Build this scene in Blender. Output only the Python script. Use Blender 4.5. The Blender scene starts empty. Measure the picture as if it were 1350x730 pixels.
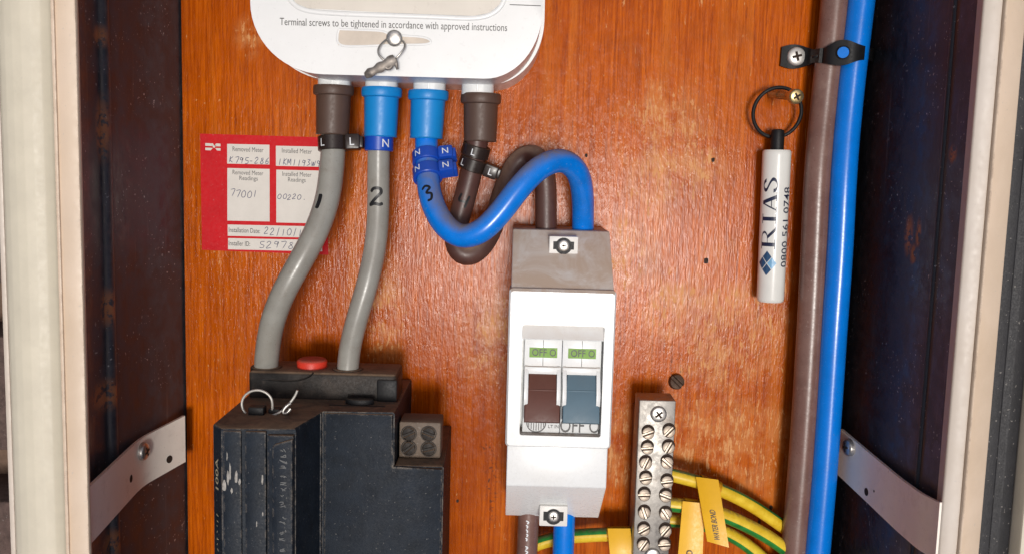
import bpy, bmesh, math, random
from mathutils import Vector, Matrix
random.seed(7)
R = math.radians
SC = bpy.context.scene
COL = SC.collection

# ------------------------------------------------------------------ camera
FPX, CX, CY, DIST = 1221.0, 675.0, 365.0, 0.42          # focal length in photo pixels, photo centre, distance
TH, RO = R(6.5), R(1.55)
CAMP = Vector((0, -DIST * math.cos(TH), DIST * math.sin(TH)))
FW = Vector((0, math.cos(TH), -math.sin(TH)))
R0 = Vector((1, 0, 0)); U0 = Vector((0, math.sin(TH), math.cos(TH)))
CR = R0 * math.cos(RO) + U0 * math.sin(RO)
CU = U0 * math.cos(RO) - R0 * math.sin(RO)
cam = bpy.data.cameras.new('camera'); camo = bpy.data.objects.new('camera', cam); COL.objects.link(camo)
mw = Matrix((CR, CU, -FW)).transposed().to_4x4(); mw.translation = CAMP
camo.matrix_world = mw
cam.sensor_width = 36; cam.lens = 36 * FPX / 1350.0; cam.clip_start = 0.005; cam.clip_end = 200
SC.camera = camo
# ------------------------------------------------------------------ sky, sun, exposure
# sky turned by TILT and low sun stand in for light bounced from below
TILT, SUN_DOWN, SUN_SIDE = R(124), R(5.0), R(3)      # the sun stands a little below the board's own normal, slightly right
w = bpy.data.worlds.new('World'); SC.world = w; w.use_nodes = True
nt = w.node_tree; nt.nodes.clear()
sky = nt.nodes.new('ShaderNodeTexSky'); sky.sky_type = 'NISHITA'; sky.sun_disc = False
sd = Vector((math.sin(SUN_SIDE), -math.cos(SUN_DOWN), -math.sin(SUN_DOWN))).normalized()
sdk = Matrix.Rotation(-TILT, 3, 'X') @ sd           # the same direction in the sky's own axes
sky.sun_elevation = math.asin(sdk.z); sky.sun_rotation = math.atan2(sdk.x, sdk.y)
sky.air_density = 0.3; sky.dust_density = 3.0; sky.ozone_density = 0.2
stc = nt.nodes.new('ShaderNodeTexCoord'); smp = nt.nodes.new('ShaderNodeMapping'); smp.inputs['Rotation'].default_value = (-TILT, 0, 0)
nt.links.new(stc.outputs['Generated'], smp.inputs[0]); nt.links.new(smp.outputs[0], sky.inputs[0])
bg = nt.nodes.new('ShaderNodeBackground'); bg.inputs['Strength'].default_value = 0.085
wo = nt.nodes.new('ShaderNodeOutputWorld')
nt.links.new(sky.outputs[0], bg.inputs[0]); nt.links.new(bg.outputs[0], wo.inputs[0])
sl = bpy.data.lights.new('sun', 'SUN'); sl.energy = 1.9; sl.angle = R(11); sl.color = (1.0, 0.965, 0.91)
slo = bpy.data.objects.new('sun', sl); COL.objects.link(slo)
slo.rotation_euler = sd.to_track_quat('Z', 'Y').to_euler(); slo.location = (0.2, -2, -0.4)
SC.view_settings.view_transform = 'Standard'; SC.view_settings.look = 'None'
SC.view_settings.gamma = 1; SC.view_settings.use_curve_mapping = False
SC.view_settings.exposure = 0.18
SC.render.engine = 'CYCLES'
SC.cycles.use_denoising = True
SC.cycles.max_bounces = 8; SC.cycles.diffuse_bounces = 5

# ------------------------------------------------------------------ pixel to place
def Q(px, py, d):
    """the point of the place seen at photo pixel px,py, d metres in front of the board"""
    v = CR * ((px - CX) / FPX) - CU * ((py - CY) / FPX) + FW
    t = (-d - CAMP.y) / v.y
    return CAMP + v * t
def XZ(px, py, d):
    p = Q(px, py, d); return (p.x, p.z)
def mmpx(d):                       # metres per photo pixel at depth d
    return (DIST - d) / FPX

class Frame:
    def __init__(s, o, u, v, n):
        s.o = Vector(o); s.u = Vector(u).normalized(); s.v = Vector(v).normalized(); s.n = Vector(n).normalized()
    def __call__(s, a, b, c=0.0):
        return s.o + s.u * a + s.v * b + s.n * c
    def loc(s, p):
        q = p - s.o; return (q.dot(s.u), q.dot(s.v), q.dot(s.n))
    def px(s, x, y, d):
        l = s.loc(Q(x, y, d)); return (l[0], l[1])
    def mat(s):
        m = Matrix((s.u, s.v, s.n)).transposed().to_4x4(); m.translation = s.o; return m
W0 = Frame((0, 0, 0), (1, 0, 0), (0, 0, 1), (0, -1, 0))       # x, z, depth from board
PLAN = Frame((0, 0, 0), (1, 0, 0), (0, -1, 0), (0, 0, 1))     # x, depth, height
def rotframe(px, py, d, deg):                                  # a face turned clockwise by deg in the board's plane
    a = R(deg)
    return Frame(Q(px, py, d), (math.cos(a), 0, -math.sin(a)), (math.sin(a), 0, math.cos(a)), (0, -1, 0))

# ------------------------------------------------------------------ object helpers
WL = {}; WM = {}
def setp(o, label=None, cat=None, group=None, kind=None):
    if label: o['label'] = label
    if cat: o['category'] = cat
    if group: o['group'] = group
    if kind: o['kind'] = kind
    return o
def thing(name, loc, label, cat, group=None):
    o = bpy.data.objects.new(name, None); COL.objects.link(o)
    o.empty_display_size = 0.01; o.location = loc; WL[o.name] = Vector(loc)
    return setp(o, label, cat, group)
def obj(name, bm, mat, parent=None, smooth=35, origin=None):
    bmesh.ops.recalc_face_normals(bm, faces=bm.faces)
    return obj_raw(name, bm, mat, parent, smooth, origin)
def obj_raw(name, bm, mat, parent=None, smooth=35, origin=None):
    co = [v.co for v in bm.verts]
    c = Vector([(min(p[i] for p in co) + max(p[i] for p in co)) / 2 for i in range(3)]) if origin is None else Vector(origin)
    for v in bm.verts: v.co = v.co - c
    me = bpy.data.meshes.new(name); bm.to_mesh(me); bm.free()
    if smooth:
        me.shade_smooth(); me.set_sharp_from_angle(angle=R(smooth))
    me.materials.append(mat)
    o = bpy.data.objects.new(name, me); COL.objects.link(o)
    if parent is not None:
        o.parent = parent; o.location = c - WL[parent.name]
    else:
        o.location = c
    WL[o.name] = c
    return o
def place(name, me, fr, parent):   # shared mesh, local axes of fr
    o = bpy.data.objects.new(name, me); COL.objects.link(o)
    m = fr.mat(); WL[o.name] = fr.o.copy(); WM[o.name] = m.copy()
    if parent is not None:
        o.parent = parent
        m = (WM[parent.name].inverted() if parent.name in WM else Matrix.Translation(-WL[parent.name])) @ m
    o.matrix_local = m
    return o
def mesh_of(bm, name, mat, smooth=35):
    bmesh.ops.recalc_face_normals(bm, faces=bm.faces)
    me = bpy.data.meshes.new(name); bm.to_mesh(me); bm.free()
    if smooth: me.shade_smooth(); me.set_sharp_from_angle(angle=R(smooth))
    me.materials.append(mat); return me

def prism(bm, fr, pts, c0, c1, bev=0.0, seg=2, back=False, alle=False):
    """outline pts (2-D in fr) from c0 to c1; front (c1) rim bevelled"""
    a = [bm.verts.new(fr(x, y, c0)) for x, y in pts]; b = [bm.verts.new(fr(x, y, c1)) for x, y in pts]
    n = len(pts)
    fb = bm.faces.new(a[::-1]); ff = bm.faces.new(b)
    sides = [bm.faces.new((a[i], a[(i + 1) % n], b[(i + 1) % n], b[i])) for i in range(n)]
    if bev:
        if alle: e = set(ff.edges) | set(fb.edges) | set(x for f in sides for x in f.edges)
        else:
            e = set(ff.edges)
            if back: e |= set(fb.edges)
        bmesh.ops.bevel(bm, geom=list(e), offset=bev, segments=seg, profile=0.5, affect='EDGES', clamp_overlap=True)
def box(bm, fr, x0, x1, y0, y1, c0, c1, bev=0.0, seg=2, alle=True):
    prism(bm, fr, [(x0, y0), (x1, y0), (x1, y1), (x0, y1)], c0, c1, bev, seg, alle=alle)
def rrect(x0, x1, y0, y1, r, n=5):
    out = []
    for cx, cy, a0 in ((x1 - r, y0 + r, -90), (x1 - r, y1 - r, 0), (x0 + r, y1 - r, 90), (x0 + r, y0 + r, 180)):
        for k in range(n + 1):
            a = R(a0 + 90 * k / n); out.append((cx + r * math.cos(a), cy + r * math.sin(a)))
    return out
def circ(cx, cy, r, n=24, ry=None):
    ry = ry or r
    return [(cx + r * math.cos(2 * math.pi * k / n), cy + ry * math.sin(2 * math.pi * k / n)) for k in range(n)]
def lathe(bm, fr, prof, n=28, closed=False):
    """prof = (radius, height along fr.n)"""
    rings = []
    for r, h in prof:
        if r < 1e-7: rings.append([bm.verts.new(fr(0, 0, h))])
        else: rings.append([bm.verts.new(fr(r * math.cos(2 * math.pi * k / n), r * math.sin(2 * math.pi * k / n), h)) for k in range(n)])
    pairs = list(zip(rings, rings[1:]))
    if closed: pairs.append((rings[-1], rings[0]))
    for A, B in pairs:
        for k in range(n):
            k2 = (k + 1) % n
            if len(A) == 1 and len(B) == 1: continue
            if len(A) == 1: bm.faces.new((A[0], B[k], B[k2]))
            elif len(B) == 1: bm.faces.new((A[k], A[k2], B[0]))
            else: bm.faces.new((A[k], A[k2], B[k2], B[k]))
def loopstrip(bm, loops):
    vs = [[bm.verts.new(p) for p in l] for l in loops]
    n = len(vs[0])
    for A, B in zip(vs, vs[1:]):
        for k in range(n): bm.faces.new((A[k], A[(k + 1) % n], B[(k + 1) % n], B[k]))
    return vs

class Path:
    """smooth path through world points, with a normal that keeps facing out of the board"""
    def __init__(s, pts, step=0.0018, tension=None):
        P = [Vector(p) for p in pts]
        P = [P[0] * 2 - P[1]] + P + [P[-1] * 2 - P[-2]]
        s.p = []
        for i in range(1, len(P) - 2):
            n = max(3, int((P[i + 1] - P[i]).length / step))
            for k in range(n):
                t = k / n; a, b, c, d = P[i - 1], P[i], P[i + 1], P[i + 2]
                s.p.append(0.5 * ((2 * b) + (c - a) * t + (2 * a - 5 * b + 4 * c - d) * t * t + (3 * b - a - 3 * c + d) * t ** 3))
        s.p.append(P[-2].copy())
        if tension:               # straight runs with tight bends
            Z = [Vector(p) for p in pts]; s.p = [Z[i].lerp(Z[i + 1], k / 8) for i in range(len(Z) - 1) for k in range(8)] + [Z[-1]]
        for _ in range(2 if tension else 6):        # ease the curve
            s.p = [s.p[0]] + [(s.p[i - 1] + 2 * s.p[i] + s.p[i + 1]) / 4 for i in range(1, len(s.p) - 1)] + [s.p[-1]]
        m = len(s.p); s.t = []; s.n = []; s.b = []; s.s = [0.0]
        for i in range(m):
            t = (s.p[min(i + 1, m - 1)] - s.p[max(i - 1, 0)]).normalized()
            ref = Vector((0, -1, 0))
            if abs(t.dot(ref)) > 0.97: ref = Vector((0, -1, 0.6)).normalized()
            n = (ref - t * ref.dot(t)).normalized(); s.t.append(t); s.n.append(n); s.b.append(n.cross(t))
            if i: s.s.append(s.s[-1] + (s.p[i] - s.p[i - 1]).length)
    def at(s, S):
        S = max(0, min(S, s.s[-1])); lo, hi = 0, len(s.s) - 1
        while hi - lo > 1:
            m = (lo + hi) // 2
            if s.s[m] <= S: lo = m
            else: hi = m
        f = (S - s.s[lo]) / max(1e-9, s.s[hi] - s.s[lo])
        L = lambda A: A[lo].lerp(A[hi], f)
        return L(s.p), L(s.t).normalized(), L(s.n).normalized(), L(s.b).normalized()
    def s_near(s, p):
        i = min(range(len(s.p)), key=lambda k: (s.p[k] - p).length); return s.s[i]
    def on(s, S, a, r):
        p, t, n, b = s.at(S); return p + (n * math.cos(a) + b * math.sin(a)) * r
def tube(bm, path, r, n=22, cap=True, rf=None, uoff=0.0, flat=1.0):
    uv = bm.loops.layers.uv.verify()
    rings = []
    for i, p in enumerate(path.p):
        rr = r if rf is None else r * rf(i / (len(path.p) - 1))
        rings.append([bm.verts.new(p + (path.n[i] * math.cos(2 * math.pi * k / n) * flat + path.b[i] * math.sin(2 * math.pi * k / n)) * rr) for k in range(n)])
    for i in range(len(rings) - 1):
        for k in range(n):
            f = bm.faces.new((rings[i][k], rings[i][(k + 1) % n], rings[i + 1][(k + 1) % n], rings[i + 1][k]))
            us = ((k) / n, (k + 1) / n, (k + 1) / n, k / n); ss = (path.s[i], path.s[i], path.s[i + 1], path.s[i + 1])
            for l, u_, v_ in zip(f.loops, us, ss): l[uv].uv = (u_ + uoff, v_)
    if cap:
        bm.faces.new(rings[0][::-1]); bm.faces.new(rings[-1])

def text2d(s, size=1.0, bold=0.0, sx=1.0):
    """letter faces of a line of text as (verts2d, faces), left bottom at 0,0"""
    cu = bpy.data.curves.new('lettering', 'FONT'); cu.body = s; cu.size = size; cu.offset = bold * size; cu.resolution_u = 3
    o = bpy.data.objects.new('lettering', cu); COL.objects.link(o)
    dg = bpy.context.evaluated_depsgraph_get(); dg.update()
    me = bpy.data.meshes.new_from_object(o.evaluated_get(dg))
    vs = [(v.co.x * sx, v.co.y) for v in me.vertices]; fs = [tuple(p.vertices) for p in me.polygons]
    bpy.data.objects.remove(o); bpy.data.curves.remove(cu); bpy.data.meshes.remove(me)
    x0 = min(v[0] for v in vs); x1 = max(v[0] for v in vs)
    return [(x - x0, y) for x, y in vs], fs, x1 - x0
def put_text(bm, s, f, width=None, height=None, bold=0.0, centre=False, sub=0.0):
    """f maps (x, y) in metres to a place; height = cap height"""
    vs, fs, wd = text2d(s, 1.0, bold)
    hy = height / 0.70 if height else None
    kx = (width / wd) if width else hy
    ky = hy if hy else kx
    off = -wd * kx / 2 if centre else 0.0
    tb = bmesh.new()
    vv = [tb.verts.new((x * kx + off, y * ky, 0)) for x, y in vs]
    for q in fs:
        try: tb.faces.new([vv[i] for i in q])
        except ValueError: pass
    if sub:
        bmesh.ops.triangulate(tb, faces=tb.faces)
        for _ in range(3):
            e = [e for e in tb.edges if e.calc_length() > sub]
            if e: bmesh.ops.subdivide_edges(tb, edges=e, cuts=1); bmesh.ops.triangulate(tb, faces=tb.faces)
    tb.verts.index_update()
    nv = [bm.verts.new(f(v.co.x, v.co.y)) for v in tb.verts]
    for fc in tb.faces:
        try: bm.faces.new([nv[v.index] for v in fc.verts])
        except ValueError: pass
    tb.free()
def ribbon(bm, pts, wd, f, lift=0.0, taper=True, step=None):
    """a pen stroke; f maps (x, y, lift) to a place"""
    P = [Vector((a, b)) for a, b in pts]
    if len(P) > 2:
        E = [P[0] * 2 - P[1]] + P + [P[-1] * 2 - P[-2]]; S = []
        for i in range(1, len(E) - 2):
            for k in range(5):
                t = k / 5; a, b, c, d = E[i - 1], E[i], E[i + 1], E[i + 2]
                S.append(0.5 * ((2 * b) + (c - a) * t + (2 * a - 5 * b + 4 * c - d) * t * t + (3 * b - a - 3 * c + d) * t ** 3))
        S.append(P[-1]); P = S
    else:
        P = [P[0].lerp(P[1], k / 5) for k in range(6)]
    L = []; n = len(P)
    for i, p in enumerate(P):
        t = (P[min(i + 1, n - 1)] - P[max(0, i - 1)])
        if t.length < 1e-9: t = Vector((1, 0))
        t.normalize(); q = Vector((-t.y, t.x)); h = wd / 2 * (0.55 if taper and i in (0, n - 1) else 1)
        L.append((bm.verts.new(f(*(p + q * h), lift)), bm.verts.new(f(*(p - q * h), lift))))
    for a, b in zip(L, L[1:]): bm.faces.new((a[0], a[1], b[1], b[0]))

# ------------------------------------------------------------------ materials
class NT:
    def __init__(s, name):
        s.m = bpy.data.materials.new(name); s.m.use_nodes = True; s.t = s.m.node_tree
        s.b = s.t.nodes['Principled BSDF']; s.tc = None
    def n(s, k, **kw):
        x = s.t.nodes.new(k)
        for a, b in kw.items(): setattr(x, a, b)
        return x
    def l(s, a, b): s.t.links.new(a, b)
    def coord(s, which='Object', scale=(1, 1, 1), rot=(0, 0, 0)):
        if s.tc is None: s.tc = s.n('ShaderNodeTexCoord')
        m = s.n('ShaderNodeMapping'); m.inputs['Scale'].default_value = scale; m.inputs['Rotation'].default_value = rot
        s.l(s.tc.outputs[which], m.inputs[0]); return m.outputs[0]
    def noise(s, vec, scale, detail=4, rough=0.55, dist=0.0):
        x = s.n('ShaderNodeTexNoise'); x.inputs['Scale'].default_value = scale; x.inputs['Detail'].default_value = detail
        x.inputs['Roughness'].default_value = rough; x.inputs['Distortion'].default_value = dist
        s.l(vec, x.inputs['Vector']); return x.outputs[0]
    def ramp(s, fac, stops):
        x = s.n('ShaderNodeValToRGB'); e = x.color_ramp.elements
        while len(e) > 1: e.remove(e[-1])
        e[0].position = stops[0][0]; c = stops[0][1]; e[0].color = c if len(c) == 4 else (*c, 1)
        for p, c in stops[1:]:
            k = e.new(p); k.color = c if len(c) == 4 else (*c, 1)
        s.l(fac, x.inputs[0]); return x.outputs[0]
    def mask(s, fac, lo, hi, a=0.0, b=1.0):
        x = s.n('ShaderNodeMapRange'); x.interpolation_type = 'SMOOTHSTEP'
        x.inputs[1].default_value = lo; x.inputs[2].default_value = hi; x.inputs[3].default_value = a; x.inputs[4].default_value = b
        s.l(fac, x.inputs[0]); return x.outputs[0]
    def math(s, op, a, b=None):
        x = s.n('ShaderNodeMath'); x.operation = op
        for i, q in enumerate((a, b)):
            if q is None: continue
            if isinstance(q, (int, float)): x.inputs[i].default_value = q
            else: s.l(q, x.inputs[i])
        return x.outputs[0]
    def mix(s, fac, a, b, mode='MIX'):
        x = s.n('ShaderNodeMix'); x.data_type = 'RGBA'; x.blend_type = mode
        for i, q in ((0, fac), (6, a), (7, b)):
            if isinstance(q, (int, float)): x.inputs[i].default_value = q
            elif isinstance(q, tuple): x.inputs[i].default_value = (*q, 1)
            else: s.l(q, x.inputs[i])
        return x.outputs[2]
    def bump(s, h, strength, dist, prev=None):
        x = s.n('ShaderNodeBump'); x.inputs['Strength'].default_value = strength; x.inputs['Distance'].default_value = dist
        s.l(h, x.inputs['Height'])
        if prev: s.l(prev, x.inputs['Normal'])
        return x.outputs[0]
    def spots(s, pts, wall=False):      # marks that sit at known spots of the thing: (x, y, z, radius, stretch in z)
        tot = None
        for (x, y, z, r, st) in pts:
            v = s.n('ShaderNodeVectorMath'); v.operation = 'SUBTRACT'; s.l(s.coord('Object'), v.inputs[0]); v.inputs[1].default_value = (x, y, z)
            v2 = s.n('ShaderNodeVectorMath'); v2.operation = 'MULTIPLY'; s.l(v.outputs[0], v2.inputs[0]); v2.inputs[1].default_value = (0.0, 1 / r, 1 / (r * st)) if wall else (1 / r, 0.0, 1 / (r * st))
            v3 = s.n('ShaderNodeVectorMath'); v3.operation = 'LENGTH'; s.l(v2.outputs[0], v3.inputs[0])
            k = s.mask(v3.outputs['Value'], 0.2, 1.0, 1.0, 0.0)
            tot = k if tot is None else s.math('MAXIMUM', tot, k)
        return tot
def out(N, col, rough, normal=None, **kw):
    b = N.b
    for key, q in (('Base Color', col), ('Roughness', rough)):
        if isinstance(q, (int, float)): b.inputs[key].default_value = q
        elif isinstance(q, tuple): b.inputs[key].default_value = (*q, 1)
        else: N.l(q, b.inputs[key])
    if normal: N.l(normal, b.inputs['Normal'])
    for k, v in kw.items(): b.inputs[k.replace('_', ' ')].default_value = v
    return N.m
def plastic(name, col, rough=0.4, var=0.12, dust=0.0, dcol=(0.26, 0.20, 0.15), bump=0.0, scale=120, specks=0.0, metal=0.0, spec=0.5, dlo=0.25, dhi=0.85, grime=0.0, gcol=(0.12, 0.09, 0.06), wear=0.0, wcol=(0.2, 0.19, 0.18), wr=0.0012, film=0.0):
    N = NT(name); v = N.coord('Object')
    n1 = N.noise(v, scale, 5, 0.6); n2 = N.noise(v, scale * 9, 3, 0.6)
    dk = tuple(c * (1 - var) for c in col); lt = tuple(min(1, c * (1 + var)) for c in col)
    c = N.ramp(n1, [(0.3, dk), (0.7, lt)]); ro = N.mask(n2, 0.2, 0.8, rough * 0.85, min(1, rough * 1.2))
    if grime:
        g = N.math('MULTIPLY', N.mask(N.noise(v, scale * 1.7, 6, 0.7), 0.52, 0.75), grime); c = N.mix(g, c, gcol)
    if film:          # uneven film of settled dirt on all faces
        c = N.mix(N.mask(N.noise(v, scale * 0.35, 6, 0.65, 0.5), 0.35, 0.7, 0.0, film), c, gcol)
    if wear:
        bv = N.n('ShaderNodeBevel'); bv.samples = 4; bv.inputs[0].default_value = wr; ge = N.n('ShaderNodeNewGeometry')
        dp = N.n('ShaderNodeVectorMath'); dp.operation = 'DOT_PRODUCT'; N.l(bv.outputs[0], dp.inputs[0]); N.l(ge.outputs['Normal'], dp.inputs[1])
        k = N.math('MULTIPLY', N.mask(dp.outputs['Value'], 0.995, 0.93), N.mask(N.noise(v, scale * 2.5, 5, 0.7), 0.42, 0.6)); c = N.mix(N.math('MULTIPLY', k, wear), c, wcol)
    if specks:
        k = N.math('MULTIPLY', N.mask(N.noise(v, 900, 2, 0.5), 0.68, 0.74), specks); c = N.mix(k, c, (0.45, 0.42, 0.38))
    if dust:
        g = N.n('ShaderNodeNewGeometry'); sx = N.n('ShaderNodeSeparateXYZ'); N.l(g.outputs['Normal'], sx.inputs[0])
        d = N.math('MULTIPLY', N.mask(sx.outputs[2], dlo, dhi), N.mask(N.noise(v, scale * 0.8, 6, 0.7, 0.8), 0.3, 0.62, 0.45, 1.0)); d = N.math('MULTIPLY', d, dust)
        c = N.mix(d, c, dcol); ro = N.math('ADD', ro, N.math('MULTIPLY', d, 0.5))
    nm = N.bump(n2, bump, 0.0004) if bump else None
    return out(N, c, ro, nm, Metallic=metal, **{'Specular_IOR_Level': spec})

def board_mat():
    N = NT('varnished_plywood')
    v = N.coord('Object'); g = N.coord('Object', (1, 1, 0.03)); g2 = N.coord('Object', (1, 1, 0.10)); g3 = N.coord('Object', (1, 1, 0.22))
    grain = N.noise(g, 900, 6, 0.7, 0.2); fine = N.noise(N.coord('Object', (1, 1, 0.06)), 1350, 4, 0.65); blotch = N.noise(v, 11, 5, 0.62, 0.6); wave = N.noise(g, 130, 4, 0.55, 0.5)
    c = N.ramp(grain, [(0.28, (0.22, 0.033, 0.0010)), (0.5, (0.46, 0.086, 0.0020)), (0.72, (0.68, 0.155, 0.005))])
    c = N.mix(N.mask(blotch, 0.42, 0.70, 0.0, 0.6), c, (0.25, 0.036, 0.0014))
    c = N.mix(N.mask(wave, 0.52, 0.72, 0.0, 0.4), c, (0.62, 0.17, 0.016))
    c = N.mix(N.mask(fine, 0.54, 0.68, 0.0, 0.6), c, (0.17, 0.022, 0.0012))        # open pores
    # worn varnish: pale flecks, thicker round the scuffed spots
    P = lambda x, y, r, st=1.6: (XZ(x, y, 0)[0], 0, XZ(x, y, 0)[1], r, st)
    sp = N.spots([P(882, 405, 0.017, 1.7), P(655, 445, 0.024, 1.3), P(950, 590, 0.055, 0.8), P(900, 210, 0.03, 1), P(870, 190, 0.03, 1.5), P(760, 640, 0.012, 2.0), P(820, 600, 0.014, 2.5), P(330, 50, 0.010, 1.3), P(445, 50, 0.016), P(960, 440, 0.035, 1.5), P(1010, 400, 0.02), P(830, 330, 0.015, 2), P(500, 420, 0.02, 2), P(940, 211, 0.005, 1.3)])
    fl = N.noise(g3, 640, 6, 0.72, 0.6); lo = N.noise(v, 70, 5, 0.7)
    thr = N.math('SUBTRACT', fl, N.math('MULTIPLY', N.math('SUBTRACT', 1.0, sp), 0.10))
    thr = N.math('ADD', thr, N.math('MULTIPLY', N.math('SUBTRACT', lo, 0.5), 0.30))
    m = N.mask(thr, 0.53, 0.61, 0.0, 0.8)
    c = N.mix(m, c, (0.66, 0.34, 0.13))
    haze_ = N.math('MULTIPLY', sp, N.mask(lo, 0.40, 0.62, 0.0, 0.42)); c = N.mix(haze_, c, (0.66, 0.31, 0.11))
    dk = N.math('MULTIPLY', N.spots([P(648, 640, 0.0045, 5), P(642, 590, 0.005, 0.8), P(892, 485, 0.006, 2)]), N.mask(N.noise(v, 520, 4, 0.6), 0.53, 0.62, 0.0, 0.8)); c = N.mix(dk, c, (0.06, 0.03, 0.02))
    dirt = N.mask(N.noise(v, 26, 6, 0.7, 0.4), 0.55, 0.8, 0.0, 0.35); c = N.mix(dirt, c, (0.16, 0.05, 0.016))
    h = N.math('ADD', N.math('MULTIPLY', N.noise(g2, 1500, 3, 0.6), 0.6), N.math('MULTIPLY', N.noise(N.coord('Object', (1, 1, 0.4)), 560, 3, 0.6), 0.9))
    nm = N.bump(h, 0.30, 0.0005)
    r = N.mask(N.noise(v, 200, 4, 0.6), 0.3, 0.7, 0.10, 0.22); r = N.math('ADD', r, N.math('MULTIPLY', m, 0.4))
    return out(N, c, r, nm, Specular_IOR_Level=0.12)

def wall_panel_mat(name, base, dusty, dfac, rust):
    N = NT(name); v = N.coord('Object'); g = N.coord('Object', (1, 1, 0.12))
    n1 = N.noise(g, 90, 5, 0.65, 0.5); n2 = N.noise(v, 160, 5, 0.7); n3 = N.noise(v, 700, 2, 0.5)
    c = N.ramp(n1, [(0.3, base), (0.72, tuple(min(1, x * 2.4) for x in base))])
    c = N.mix(N.mask(n2, 0.35, 0.7, dfac * 0.4, dfac), c, dusty)
    sc = N.math('MULTIPLY', N.mask(n3, 0.66, 0.72), N.mask(N.noise(v, 45, 3), 0.45, 0.62)); c = N.mix(N.math('MULTIPLY', sc, 0.9), c, (0.5, 0.5, 0.5))
    streak = N.mask(N.noise(N.coord('Object', (1, 1, 0.05)), 420, 4, 0.7, 0.4), 0.60, 0.74, 0, 0.5); c = N.mix(streak, c, (0.16, 0.15, 0.15))
    r = N.mask(n2, 0.3, 0.7, 0.28, 0.6)
    if rust:
        k = N.math('MULTIPLY', N.spots(rust, True), N.mask(N.noise(v, 330, 4, 0.6), 0.38, 0.52)); c = N.mix(k, c, (0.42, 0.17, 0.075)); r = N.math('ADD', r, N.math('MULTIPLY', k, 0.3))
    return out(N, c, r, N.bump(n2, 0.25, 0.0006), Specular_IOR_Level=0.5)
def striped_mat():
    N = NT('green_yellow_insulation'); u = N.coord('UV'); sx = N.n('ShaderNodeSeparateXYZ'); N.l(u, sx.inputs[0])
    fr_ = N.math('FRACT', sx.outputs[0]); k = N.math('COMPARE', fr_, 0.80); k.node.inputs[2].default_value = 0.205
    n = N.noise(N.coord('Object'), 220, 4, 0.6)
    y = N.ramp(n, [(0.3, (0.66, 0.42, 0.012)), (0.7, (0.85, 0.62, 0.05))]); gcol = N.ramp(n, [(0.3, (0.01, 0.14, 0.02)), (0.7, (0.03, 0.27, 0.05))])
    c = N.mix(k, y, gcol)
    g = N.n('ShaderNodeNewGeometry'); s2 = N.n('ShaderNodeSeparateXYZ'); N.l(g.outputs['Normal'], s2.inputs[0])
    d = N.math('MULTIPLY', N.mask(s2.outputs[2], 0.5, 0.95), N.mask(N.noise(N.coord('Object'), 500, 5, 0.7), 0.35, 0.6)); c = N.mix(N.math('MULTIPLY', d, 0.8), c, (0.13, 0.10, 0.07))
    return out(N, c, 0.38)
def steel(name, col=(0.62, 0.60, 0.56), rough=0.32, grime=0.35):
    N = NT(name); v = N.coord('Object'); n1 = N.noise(v, 350, 5, 0.65); n2 = N.noise(v, 120, 4, 0.6)
    c = N.ramp(n1, [(0.3, tuple(x * 0.7 for x in col)), (0.7, col)])
    c = N.mix(N.mask(n2, 0.5, 0.72, 0, grime), c, (0.16, 0.11, 0.075))
    return out(N, c, N.mask(n1, 0.3, 0.7, rough * 0.8, rough * 1.4), N.bump(n1, 0.2, 0.0003), Metallic=0.85)

M = {}
M['board'] = board_mat()
M['white'] = plastic('white_plastic', (0.80, 0.82, 0.82), 0.28, 0.02, 0.92, (0.50, 0.37, 0.27), 0.0, 60, dlo=0.3, dhi=0.6, film=0.25, gcol=(0.66, 0.62, 0.56), specks=0.15)
M['meterwhite'] = plastic('meter_plastic', (0.80, 0.81, 0.80), 0.3, 0.03, 0.0, scale=40, film=0.12, gcol=(0.60, 0.56, 0.50), specks=0.15)
M['stub'] = plastic('stub_plastic', (0.74, 0.76, 0.76), 0.35, 0.05, 0.2, scale=200)
M['beige'] = plastic('beige_recess', (0.60, 0.52, 0.43), 0.5, 0.1, scale=150)
M['blue'] = plastic('blue_pvc', (0.001, 0.19, 0.72), 0.24, 0.12, 0.9, (0.19, 0.155, 0.135), 0.03, 160, specks=0.2, dlo=0.10, dhi=0.9, grime=0.15, gcol=(0.06, 0.11, 0.20))
M['blueclean'] = plastic('blue_pvc_clean', (0.001, 0.19, 0.72), 0.24, 0.08, 0.2, (0.11, 0.105, 0.115), 0.05, 120, specks=0.12)
M['sleeveblue'] = plastic('blue_rubber', (0.004, 0.235, 0.62), 0.42, 0.05, 0.3, (0.08, 0.16, 0.25), 0.05, 120)
M['sleevebrown'] = plastic('brown_rubber', (0.088, 0.050, 0.036), 0.5, 0.08, 0.35, (0.18, 0.13, 0.10), 0.05, 120)
M['brown'] = plastic('brown_pvc', (0.075, 0.030, 0.024), 0.42, 0.15, 0.95, (0.27, 0.185, 0.135), 0.03, 160, dlo=0.05, dhi=0.75, film=0.3, gcol=(0.16, 0.10, 0.08))
M['brownshiny'] = plastic('brown_pvc_scuffed', (0.165, 0.083, 0.066), 0.3, 0.14, 0.3, (0.25, 0.17, 0.14), 0.1, 110, specks=0.3, grime=0.6, gcol=(0.27, 0.18, 0.15), film=0.4)
M['grey'] = plastic('grey_pvc', (0.30, 0.295, 0.265), 0.30, 0.08, 0.35, (0.24, 0.20, 0.15), 0.04, 120, specks=0.3, grime=0.4, gcol=(0.19, 0.16, 0.125), film=0.3)
M['tieblue'] = plastic('blue_nylon', (0.006, 0.062, 0.42), 0.32, 0.1, 0.25, (0.12, 0.13, 0.18), 0.03)
M['tieblack'] = plastic('black_nylon', (0.022, 0.014, 0.011), 0.3, 0.2, 0.3, (0.14, 0.1, 0.07), 0.03)
M['letterwhite'] = plastic('white_print', (0.72, 0.74, 0.76), 0.5, 0.08, scale=400)
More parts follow.
